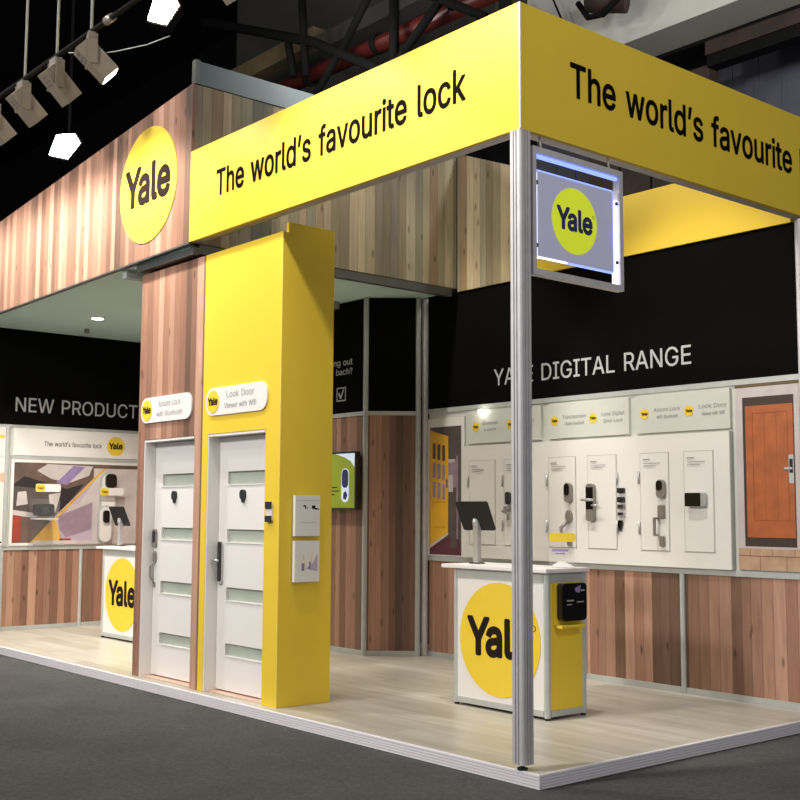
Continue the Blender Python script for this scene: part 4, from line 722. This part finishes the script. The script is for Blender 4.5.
pp('mauve', [(57, 517), (92, 502), (92, 530), (66, 538), (60, 530)], .024)
pp('ydoor', [(31, 543), (103, 466), (105.5, 466), (34, 543)], .026)
pp('ydoor', [(32, 542), (48, 524), (56, 520), (62, 541)], .027)
pp('p_pale', [(93, 466), (140, 466), (140, 543), (93, 543)], .0245)
pp('p_red', [(60, 539), (72, 539), (70, 543), (60, 543)], .027)
pp('p_pale', [(34, 541), (140, 541), (140, 545), (34, 545)], .028)
k.build('print', None, t)
# two clear cases and products in front of the mural
def case(name, label, y0, y1, z0, z1, d):
    t = thing(name, label, 'display case', (LW + d / 2, (y0 + y1) / 2, z0))
    k = MB(); F = FY(LW + .031)
    k.fbox(F, y0, y1, z0, z0 + .008, 0, d); k.fbox(F, y0, y0 + .006, z0, z1, 0, d); k.fbox(F, y1 - .006, y1, z0, z1, 0, d); k.fbox(F, y0, y1, z0, z1, d, d + .005)
    k.build('acrylic_box', M['clear'], t)
    return t
t = case('display_case', 'clear acrylic case holding a black camera lock before the sofa mural', .88, 1.16, .962, 1.50, .18)
t = thing('camera_lock', 'black boxy camera lock on a white shelf inside the clear case', 'lock', (LW + .1, 1.0, 1.27))
F = FY(LW + .04)
MB().rrect(F, .90, 1.12, 1.30, 1.44, .03, .02, .12).build('body', M['blackg'], t)
MB().tube([F.p(1.01, 1.37, .12), F.p(1.01, 1.37, .15)], .04, 16).build('lens', M['blackm'], t)
MB().fbox(F, .885, 1.155, 1.262, 1.272, 0, .16).build('shelf', M['white'], t)
def pill(label, y0, y1, z, F, n):
    t = thing('product_tag', label, 'tag', tuple(F.p((y0 + y1) / 2, z - .05, n)))
    MB().rrect(F, y0, y1, z - .045, z + .045, .02, n, n + .004).build('plate', M['white'], t)
    MB().fbox(F, (y0 + y1) / 2 - .01, (y0 + y1) / 2 + .01, z - .01, z + .0, .03, n).build('bracket', M['clear'], t)
    MB().rrect(F, y0, y0 + .11, z - .04, z + .04, .02, n + .004, n + .006).build('badge', M['yellowp'], t)
    text('lettering', 'Yale', F, y0 + .015, y0 + .095, z - .018, .035, n + .006, M['ink2'], t, .02, .001)
F = FY(LW)
pill('white product tag with yellow end above the black camera lock', .86, 1.16, 1.625, F, .22)
pill('white product tag with yellow end below the tall black keypad lock', 1.715, 2.02, 1.595, F, .10)
t = thing('keypad_lock', 'tall black keypad lock in a silver arch above the white product tag', 'lock', (LW + .05, 1.86, 1.6))
MB().rrect(F, 1.74, 1.96, 1.24, 1.83, .1, .03, .045).build('backplate', M['rail'], t)
MB().rrect(F, 1.765, 1.935, 1.265, 1.81, .085, .045, .05).build('plate_face', M['white'], t)
MB().rrect(F, 1.80, 1.94, 1.64, 1.81, .05, .05, .08).build('keypad', M['blackg'], t)
t = thing('keypad_lock', 'small black keypad lock beside the tablet on the half hidden counter', 'lock', (LW + .05, 1.81, .99))
MB().rrect(F, 1.72, 1.90, .98, 1.43, .085, .046, .07).build('backplate', M['rail'], t)
MB().rrect(F, 1.735, 1.885, .995, 1.415, .075, .07, .075).build('plate_face', M['white'], t)
MB().rrect(F, 1.77, 1.85, 1.22, 1.37, .035, .075, .10).build('keypad', M['blackg'], t)

# ================================================================== DISPLAY COLUMNS AND DOORS
S, DB = 0.103, 0.567
def column(label, x0, x1, o0, o1, m, hc, hs, left_leg):
    t = thing('display_column', label, 'display column', ((x0 + x1) / 2, (S + DB) / 2, 0))
    k = MB(); F = FX(S)
    k.fbox(F, x0, o0, 0, hc, -.05, 0); k.fbox(F, o1, x1, 0, hc, -.05, 0); k.fbox(F, o0, o1, 1.96, hc, -.05, 0)
    k.build('front_panel', m, t)
    MB().fbox(FX(S), x0, x1, 0, hs, -(DB - S), -(DB - S) + .03).build('back_panel', m, t)
    if x1 > -3:
        MB().box(x1 - .03, x1, S + .05, DB - .03, 0, hs).build('side_panel', m, t)
        MB().box(x1 - .003, x1 + .0015, S - .0015, S + .003, 0, hc).build('corner_bead', M['ybead'], t)
    else:
        MB().box(x0, x0 + .03, S + .051, DB - .031, 0, hc).build('side_panel', m, t)
    return t
column('timber faced display column holding a white door', -4.605, -3.546, -4.492, -3.66, M['wood'], 3.388, 3.388, True)
column('yellow display column holding a white door', -3.544, -2.468, -3.462, -2.655, M['yellow'], 3.388, 3.464, False)
def door(label, x0, x1, style):
    t = thing('sample_entrance_door', label, 'door', ((x0 + x1) / 2, S, 0)); F = FX(S)
    k = MB()
    k.fbox(F, x0 + .001, x0 + .012, 0.0, 1.957, -.20, -.001); k.fbox(F, x1 - .012, x1 - .001, 0.0, 1.957, -.20, -.055)
    k.fbox(F, x0 + .012, x1 - .012, 1.94, 1.957, -.20, -.003)
    k.build('frame', M['white'], t)
    MB().fbox(F, x0 + .012, x1 - .012, 0.0, .006, -.20, -.03).build('threshold', M['peach'], t)
    a, b = x0 + .014, x1 - .014; n0, n1 = -.15, -.105
    g0 = a + .125; g1 = b - .125
    sl = [(1.571, 1.671), (1.131, 1.229), (.69, .788), (.275, .366)]
    lf = MB(); last = .016
    for v0, v1 in sl[::-1]:
        lf.fbox(F, a, b, last, v0, n0, n1); lf.fbox(F, a, g0, v0, v1, n0, n1); lf.fbox(F, g1, b, v0, v1, n0, n1); last = v1
    lf.fbox(F, a, b, last, 1.935, n0, n1)
    leaf = lf.build('door_leaf', M['white'], t)
    for v0, v1 in sl:
        MB().fbox(F, g0, g1, v0, v1, n0 + .012, n0 + .02).build('glass_slit', M['glassf'], leaf)
        k = MB(); k.fbox(F, g0 - .01, g1 + .01, v0 - .008, v0, n1, n1 + .006).build('glazing_bead', M['white'], leaf)
    kx = (a + b) / 2 - (.035 if style == 'lever' else .06)
    MB().rrect(F, kx - .034, kx + .034, 1.455, 1.53, .03, n1, n1 + .02).prism(F, [(kx - .022, 1.47), (kx - .01, 1.43), (kx + .01, 1.43), (kx + .022, 1.47)], n1, n1 + .016).build('door_viewer', M['blackg'], t)
    if style == 'lever':
        MB().rrect(F, a + .012, a + .082, .806, 1.135, .03, n1, n1 + .02).build('lock_plate', M['chrome'], t)
        MB().rrect(F, a + .03, a + .082, .83, 1.13, .012, n1 + .02, n1 + .026).build('keypad', M['blackg'], t)
        MB().tube([F.p(a + .045, .988, n1 + .02), F.p(a + .045, .988, n1 + .055)], .011, 10).tube([F.p(a - .008 + .012, .988, n1 + .055), F.p(a + .085, .988, n1 + .055)], .009, 10).build('lever', M['chrome'], t)
    else:
        MB().rrect(F, a + .0, a + .06, 1.063, 1.213, .028, n1, n1 + .02).build('deadlock', M['bronze'], t)
        MB().rrect(F, a + .012, a + .05, 1.10, 1.20, .015, n1 + .02, n1 + .025).build('keypad', M['blackg'], t)
        MB().disc(F, a + .035, .98, .026, n1, n1 + .015, 24, .05).build('cylinder_plate', M['bronze'], t)
        MB().tube([F.p(a + .03, .935, n1 + .01), F.p(a + .005, .90, n1 + .03), F.p(a + .01, .82, n1 + .03), F.p(a + .03, .76, n1 + .01)], .007, 10, (1, 1.2, 1, .8)).build('pull_handle', M['bronze'], t)
        MB().disc(F, a + .032, .75, .013, n1, n1 + .01, 20, .024).build('lower_rose', M['bronze'], t)
door('white panel door with four glass slits and oval lock in the timber column', -4.490, -3.662, 'pull')
door('white panel door with four glass slits and black lever lock in the yellow column', -3.460, -2.657, 'lever')
F = FX(S)
def pill_sign(label, x0, x1, l1, l2):
    t = thing('name_sign', label, 'sign', ((x0 + x1) / 2, S, 2.1))
    MB().rrect(F, x0, x1, 2.10, 2.312, .09, .001, .014, 10).build('plate', M['white'], t)
    yale_logo(F, x0 + .105, 2.206, .088, .0145, t, .003, reg=False)
    text('lettering', l1, F, x0 + .30, x1 - .17, 2.225, .05, .0145, M['grey'], t, -.006, .001)
    text('lettering', l2, F, x0 + .27, x1 - .14, 2.145, .042, .0145, M['grey'], t, -.006, .001)
pill_sign('white rounded sign on the timber column above its door', -4.54, -3.70, 'Assure Lock', 'with Bluetooth')
pill_sign('white rounded sign on the yellow column above its door', -3.475, -2.625, 'Look Door', 'Viewer with Wifi')
t = thing('door_viewer', 'small black and white boxy viewer beside the door on the yellow column', 'door viewer', (-2.6, S, 1.27))
F = FX(S, .022)
MB().rrect(F, -2.638, -2.568, 1.30, 1.425, .004, .001, .012).build('bracket', M['white'], t)
MB().rrect(F, -2.640, -2.566, 1.385, 1.435, .004, .012, .022).build('screen_unit', M['blackg'], t)
MB().rrect(F, -2.640, -2.566, 1.29, 1.335, .004, .012, .022).build('camera_unit', M['blackg'], t)
FS = FY(-2.468, -.025)
for z0, z1, lb in ((1.19, 1.485, 'upper white leaflet holder on the side of the yellow column'), (.865, 1.16, 'lower white leaflet holder on the side of the yellow column')):
    t = thing('leaflet_holder', lb, 'leaflet holder', (-2.45, .35, z0))
    k = MB(); k.fbox(FS, .236, .462, z0 - .006, z1, .001, .006); k.fbox(FS, .236, .462, z0 - .006, z0, .006, .045); k.fbox(FS, .236, .239, z0, z1, .006, .045); k.fbox(FS, .459, .462, z0, z1, .006, .045); k.build('holder', M['clear'], t)
    g = thing('leaflet_pad', ('stack of white leaflets with small dark pictures in the upper holder', 'stack of white leaflets with lilac and yellow marks in the lower holder')[z0 < 1], 'leaflets', (-2.44, .35, z0 + .002))
    MB().fbox(FS, .241, .457, z0 + .002, z1 - .002, .008, .04).build('paper', M['white'], g)
    k = MB()
    if z0 > 1:
        k.use(M['ink2'])
        for u, v, w, h in ((.31, 1.40, .02, .012), (.325, 1.385, .01, .02), (.345, 1.385, .006, .01), (.385, 1.385, .03, .025), (.41, 1.38, .025, .012), (.44, 1.378, .008, .01)): k.fbox(FS, u, u + w, v, v + h, .04, .041)
        k.use(M['grey']).fbox(FS, .29, .42, 1.285, 1.288, .04, .041).fbox(FS, .25, .45, 1.445, 1.447, .04, .041)
    else:
        k.use(M['p_purple']).rrect(FS, .30, .325, .945, 1.00, .008, .04, .041).rrect(FS, .365, .38, .955, 1.01, .006, .04, .041)
        k.use(M['yellowp']).prism(FS, [(.31, 1.06), (.316, 1.06), (.335, .97), (.329, .97)], .04, .041).prism(FS, [(.39, 1.08), (.395, 1.08), (.38, .96), (.375, .96)], .04, .041)
        k.use(M['p_lil']).prism(FS, [(.33, .96), (.44, .94), (.44, 1.07), (.40, 1.0)], .04, .0405)
    k.build('print', None, g)

# ================================================================== HANGING LIGHT SIGN
t = thing('illuminated_sign', 'hanging aluminium framed light sign with round lime badge beside corner post', 'sign', (-.03, .48, 2.69))
F = FY(0)
k = MB(); n0, n1 = -.05, 0
k.fbox(F, .10, .89, 3.39, 3.425, n0, n1); k.fbox(F, .10, .89, 2.69, 2.725, n0, n1); k.fbox(F, .10, .13, 2.725, 3.39, n0, n1); k.fbox(F, .858, .89, 2.725, 3.39, n0, n1)
k.build('frame', M['alu'], t)
MB().fbox(F, .132, .856, 3.368, 3.386, -.035, -.015).build('light_strip', M['ledb'], t)
MB().fbox(F, .822, .852, 2.73, 3.24, -.035, -.012).build('light_strip', M['led'], t)
MB().fbox(F, .133, .146, 2.78, 3.28, -.035, -.012).build('light_strip', M['led'], t)
MB().fbox(F, .152, .812, 2.80, 3.29, -.03, -.018).build('sign_panel', M['signp'], t)
MB().fbox(F, .152, .812, 3.29, 3.298, -.03, -.016).fbox(F, .40, .812, 2.79, 2.80, -.03, -.016).fbox(F, .812, .818, 2.80, 3.29, -.03, -.016).build('glowing_edge', M['ledb'], t)
MB().fbox(F, .152, .40, 2.792, 2.80, -.03, -.016).build('glowing_edge', M['led'], t)
for u, v in ((.139, 3.22), (.139, 2.86), (.838, 3.22), (.838, 2.86)): MB().disc(F, u, v, .012, -.012, -.006, 16).build('fixing', M['dalu'], t)
yale_logo(F, .468, 3.05, .195, -.018, t, .003, disc=M['limey'], ink=M['scrd'])
for u in (.2, .8): MB().tube([F.p(u, 3.425, -.03), F.p(u, 3.499, -.04)], .006, 8).build('hanger', M['alu'], t)

# ================================================================== COUNTERS
def counter(label, x0, x1, y0, y1, side=True, top=.965):
    t = thing('reception_counter', label, 'counter', ((x0 + x1) / 2, (y0 + y1) / 2, 0)); F = FX(y0); FR = FY(x1)
    k = MB(); k.box(x0 - .10, x1 + .02, y0 - .03, y1 + .02, top, top + .028); k.build('worktop', M['white'], t, .004)
    for px, py in ((x0 + .02, y0 + .02), (x1 - .02, y0 + .02), (x0 + .02, y1 - .02), (x1 - .02, y1 - .02)):
        post(px, py, .015, top, t, .045, M['rail'], 'frame_post')
        MB().disc(HOR, px, py, .018, 0, .015, 16).build('foot', M['blackm'], t)
    for z0, z1 in ((.02, .06), (top - .065, top - .001)):
        MB().fbox(F, x0 + .04, x1 - .04, z0, z1, -.035, -.002).build('rail', M['rail'], t); MB().fbox(FR, y0 + .04, y1 - .04, z0, z1, -.035, -.002).build('rail', M['rail'], t)
        MB().box(x0 + .002, x0 + .035, y0 + .04, y1 - .04, z0, z1).build('rail', M['rail'], t); MB().box(x0 + .04, x1 - .04, y1 - .035, y1 - .002, z0, z1).build('rail', M['rail'], t)
    MB().fbox(F, x0 + .04, x1 - .04, .06, top - .065, -.02, -.008).build('front_panel', M['white'], t)
    MB().fbox(FR, y0 + .04, y1 - .04, .06, top - .065, -.02, -.008).build('side_panel', M['yellow'], t)
    MB().box(x0 + .008, x0 + .02, y0 + .04, y1 - .04, .06, top - .065).box(x0 + .04, x1 - .04, y1 - .02, y1 - .008, .06, top - .065).build('rear_panel', M['white'], t)
    return t, F, FR
t, F, FR = counter('white fronted counter with big round badge and yellow side, by corner post', -1.86, -.945, 1.22, 1.615)
yale_logo(F, -1.402, .488, .392, -.007, t, .003, ink=M['ink2'])
t, F, FR = counter('white fronted counter partly hidden behind the timber column', -7.47, -6.52, 1.20, 1.60, top=.95)
yale_logo(F, -7.0, .48, .385, -.007, t, .003, ink=M['ink2'])
FR = FY(-.945)
t = thing('brochure_dispenser', 'black brochure dispenser on a yellow plate on the counter side', 'brochure holder', (-.93, 1.45, .6))
MB().fbox(FR, 1.285, 1.56, .62, .90, -.006, .001).build('backplate', M['yellow'], t)
MB().rrect(FR, 1.315, 1.56, .645, .895, .03, .001, .05).build('body', M['blackg'], t)
MB().fbox(FR, 1.30, 1.53, .60, .618, .0, .06).build('lip', M['yellow'], t)
k = MB(); k.use(M['p_purple']).prism(FR, [(1.44, .86), (1.50, .88), (1.49, .83), (1.45, .835)], .05, .051); k.use(M['grey'])
for q in ((1.36, 1.43, .775, .785), (1.36, 1.41, .75, .757), (1.46, 1.53, .765, .772), (1.50, 1.54, .84, .85)): k.fbox(FR, *q, .05, .051)
k.build('print', None, t)

def tablet(label, x, y, z, h=.31, w=.33):
    t = thing('tablet_stand', label, 'tablet', (x, y, z))
    MB().rrect(HOR, x - .05, x + .05, y - .04, y + .04, .01, z + .0005, z + .008).build('base', M['blackm'], t)
    MB().rrect(HOR, x - .024, x + .024, y - .02, y + .02, .004, z + .008, z + h).build('pole', M['chrome'], t)
    c = Vector((x, y + .0, z + h + .02)); V = Vector((0, -.40, .92)).normalized()
    T = Fr(c - V * .0, (1, 0, 0), V)
    MB().rrect(T, -w / 2, w / 2, -.09, .135, .012, .0, .014).build('tablet', M['blackm'], t)
    MB().rrect(T, -w / 2 + .012, w / 2 - .012, -.078, .123, .006, -.002, .0).build('screen', M['scrd'], t)
    MB().tube([T.p(0, -.0, .014), T.p(0, -.02, .03), T.p(0, -.045, .035)], .02, 10).build('bracket', M['chrome'], t)
tablet('black tablet on a silver stand on the counter by the corner post', -1.80, 1.40, .9935)
tablet('black tablet on a silver stand on the counter half hidden by the timber column', -7.38, 1.36, .9785, .29, .34)
t = thing('acrylic_stand', 'clear acrylic display with a yellow header card on the counter', 'display stand', (-1.02, 1.46, .994))
F = Fr((-1.02, 1.46, .994), (.8, .6, 0))
k = MB(); k.fbox(F, -.09, .09, .02, .26, 0, .004); k.fbox(F, -.09, .09, .0, .004, -.06, .06); k.fbox(F, -.09, .09, .004, .12, .05, .054); k.build('acrylic', M['clear'], t)
MB().rrect(F, -.09, .09, .175, .235, .02, .005, .010).build('header_card', M['yellowp'], t)
MB().fbox(F, -.07, .04, .108, .125, .006, .012).fbox(F, -.05, .02, .09, .1, .006, .012).build('product_strip', M['p_purple'], t)
MB().prism(F, [(-.085, .005), (.085, .005), (.03, .035), (-.02, .045)], .01, .04).build('paper', M['white'], t)

# ================================================================== LIGHTING BAR
t = thing('lighting_bar', 'slim dark bar with drop rods carrying the beige spotlights', 'lighting bar', (-3.8, -.9, 4.97))
MB().tube([(-8.4, -.9, 4.97), (.4, -.9, 4.97)], .02, 12).build('bar', M['steel'], t)
for x in (-5.6, -4.86, -4.22, -3.6, -1.5): MB().tube([(x, -.9, 4.98), (x, -.9, 14.58)], .012, 8).build('drop_rod', M['rail'], t)
for x in (-3.3,): MB().tube([(x - .05, -.9, 4.97), (x + .05, -.9, 4.97)], .032, 12).build('clamp', M['bronze'], t)
MB().tube([(-4.0, -.9, 4.93), (-3.75, -.8, 4.87), (-3.4, -.8, 4.78), (-3.0, -.75, 4.72), (-2.75, -.7, 4.72)], .004, 6).build('flex', M['rail'], t)
def make_spot(x, label, ls=.12):
    loc = Vector((x, -.9, 4.93)); t = thing('spotlight', label, 'spotlight', loc, 'beige spotlights on the lighting bar')
    MB().box(x - .06, x + .06, -.93, -.87, 4.90, 4.952).build('bar_clamp', M['bronze'], t)
    k = MB(); k.box(x + .075, x + .082, -.93, -.86, 4.70, 4.93); k.box(x - .082, x - .075, -.93, -.86, 4.70, 4.93); k.box(x - .082, x + .082, -.93, -.86, 4.893, 4.90); k.build('yoke', M['spot'], t)
    d = Vector((0, .72, -.69)).normalized(); c = Vector((x, -.86, 4.75)); U = Vector((1, 0, 0)); V = d.cross(U)
    def pt(a, b, s): return c + U * a + V * b + d * s
    k = MB(); w = .072
    def blk(a0, a1, b0, b1, s0, s1): k.hexa([pt(a0, b0, s0), pt(a1, b0, s0), pt(a1, b1, s0), pt(a0, b1, s0), pt(a0, b0, s1), pt(a1, b0, s1), pt(a1, b1, s1), pt(a0, b1, s1)])
    e = w - .006; blk(-w, w, -w, w, -.15, .12); blk(-w, -e, -w, w, .12, .15); blk(e, w, -w, w, .12, .15); blk(-e, e, -w, -e, .12, .15); blk(-e, e, e, w, .12, .15)
    k.build('lamp_housing', M['spot'], t)
    k = MB()
    for i in range(3): s = -.12 + i * .035; k.hexa([pt(-.05, w, s), pt(.05, w, s), pt(.05, w + .003, s), pt(-.05, w + .003, s), pt(-.05, w, s + .012), pt(.05, w, s + .012), pt(.05, w + .003, s + .012), pt(-.05, w + .003, s + .012)])
    k.build('cooling_slots', M['bronze'], t)
    k = MB(); q = .062; k.hexa([pt(-q, -q, ls + .001), pt(q, -q, ls + .001), pt(q, q, ls + .001), pt(-q, q, ls + .001), pt(-q, -q, ls + .006), pt(q, -q, ls + .006), pt(q, q, ls + .006), pt(-q, q, ls + .006)]); k.build('lens', M['lamp'], t)
    lg = bpy.data.lights.new('spotlight_lamp', 'SPOT'); lg.energy = 155; lg.spot_size = math.radians(102); lg.spot_blend = 1.0; lg.shadow_soft_size = .07; lg.color = (1, .95, .88)
    lo = bpy.data.objects.new('bulb', lg); COL.objects.link(lo); lo.parent = t
    p = pt(0, 0, .16); lo.location = p - loc
    lo.rotation_euler = Vector((0, .53, -.85)).to_track_quat('-Z', 'Y').to_euler()
    return t
s1 = make_spot(-3.60, 'beige spotlight on the bar with its glowing lens in view', .149)
s1.rotation_euler.z = math.radians(-18)
def dup(root, x, label):
    r = root.copy(); COL.objects.link(r); r.location.x = x; r['label'] = label
    for ch in list(root.children):
        c = ch.copy(); COL.objects.link(c); c.parent = r
    return r
s0 = make_spot(-4.24, 'beige spotlight on the bar next to the one with the glowing lens')
for x, lb in ((-4.90, 'beige spotlight on the bar, directly above the cool hall floodlight'),
              (-5.56, 'beige spotlight on the bar cut by the edge of the photo'),
              (-6.3, 'beige spotlight beyond the edge, first of three over the wooden fascia end'),
              (-7.1, 'beige spotlight beyond the edge, middle of three over the wooden fascia end'),
              (-7.9, 'beige spotlight at the end of the bar farther from the corner post'),
              (-1.75, 'beige spotlight on the bar above the middle of the yellow slogan'),
              (-.4, 'beige spotlight on the bar above the corner post')):
    dup(s0, x, lb)

# ================================================================== LIGHT
def area(name, loc, aim, size, e, col):
    lg = bpy.data.lights.new(name, 'AREA'); lg.shape = 'DISK'; lg.size = size; lg.energy = e; lg.color = col
    o = bpy.data.objects.new(name, lg); COL.objects.link(o); o.location = loc
    o.rotation_euler = (Vector(aim) - Vector(loc)).to_track_quat('-Z', 'Y').to_euler()
area('added_hall_fill', (-3.0, -7, 9.5), (-3.0, 0, 1), 1.2, 170, (1, .95, .9))  # unseen fill added high in front to brighten the front faces
area('added_aisle_fill', (-3.0, -8, 5.3), (-3.0, 1, 1.2), 1.0, 470, (1, .95, .9))  # unseen fill added low, reaching board and deck beneath the fascia
area('added_hall_fill', (-9, -4.5, 9.5), (-7.5, 1, .5), 1.2, 350, (1, .93, .86))  # unseen fill added in front of the far end of the stand
area('added_aisle_fill', (5.6, -.8, 6.2), (-1.2, 1.5, 1.5), 1.0, 125, (1, .95, .88))  # unseen fill added for side-facing panels, low so the inner fascia stays dim
area('added_hall_fill', (2, 5, 8), (-5, 10, 9.3), 1.2, 500, (.97, .98, 1))  # unseen fill added to brighten the hall beam and cladding
area('added_hall_fill', (-9, 4.5, 8), (-12, 9, 10), 1.2, 60, (.97, .98, 1))  # unseen fill added to lift the roof and trusses
def flood(x):  # unseen spot added above the bay to brighten back wall and deck
    lg = bpy.data.lights.new('added_booth_fill', 'SPOT'); lg.energy = 600; lg.spot_size = math.radians(46); lg.spot_blend = .35; lg.shadow_soft_size = .15; lg.color = (1, .95, .87)
    o = bpy.data.objects.new('added_booth_fill', lg); COL.objects.link(o); o.location = (x, .7, 6.2)
    o.rotation_euler = Vector((0, .37, -.93)).to_track_quat('-Z', 'Y').to_euler()
flood(-3.3); flood(-.9)
w = bpy.data.worlds.new('hall_air'); SC.world = w; w.use_nodes = True
w.node_tree.nodes['Background'].inputs['Color'].default_value = (.9, .95, 1, 1)
w.node_tree.nodes['Background'].inputs['Strength'].default_value = 0.45

# ================================================================== CAMERA
cd = bpy.data.cameras.new('camera'); cam = bpy.data.objects.new('camera', cd); COL.objects.link(cam)
cd.sensor_width = 36; cd.lens = 1157.4 / 800 * 36; cd.clip_end = 200
R = Vector((0.64590135, 0.76340267, 0.00527359)); U = Vector((0.07048186, -0.06650893, 0.99529336)); B = Vector((0.76016035, -0.64248963, -0.09676424))
mw = Matrix((R, U, B)).transposed().to_4x4(); mw.translation = Vector((4.3661, -4.5581, 1.3626)); cam.matrix_world = mw
SC.camera = cam
SC.view_settings.view_transform = 'Standard'; SC.view_settings.look = 'None'
SC.view_settings.exposure = 0.0; SC.view_settings.gamma = 1; SC.view_settings.use_curve_mapping = False
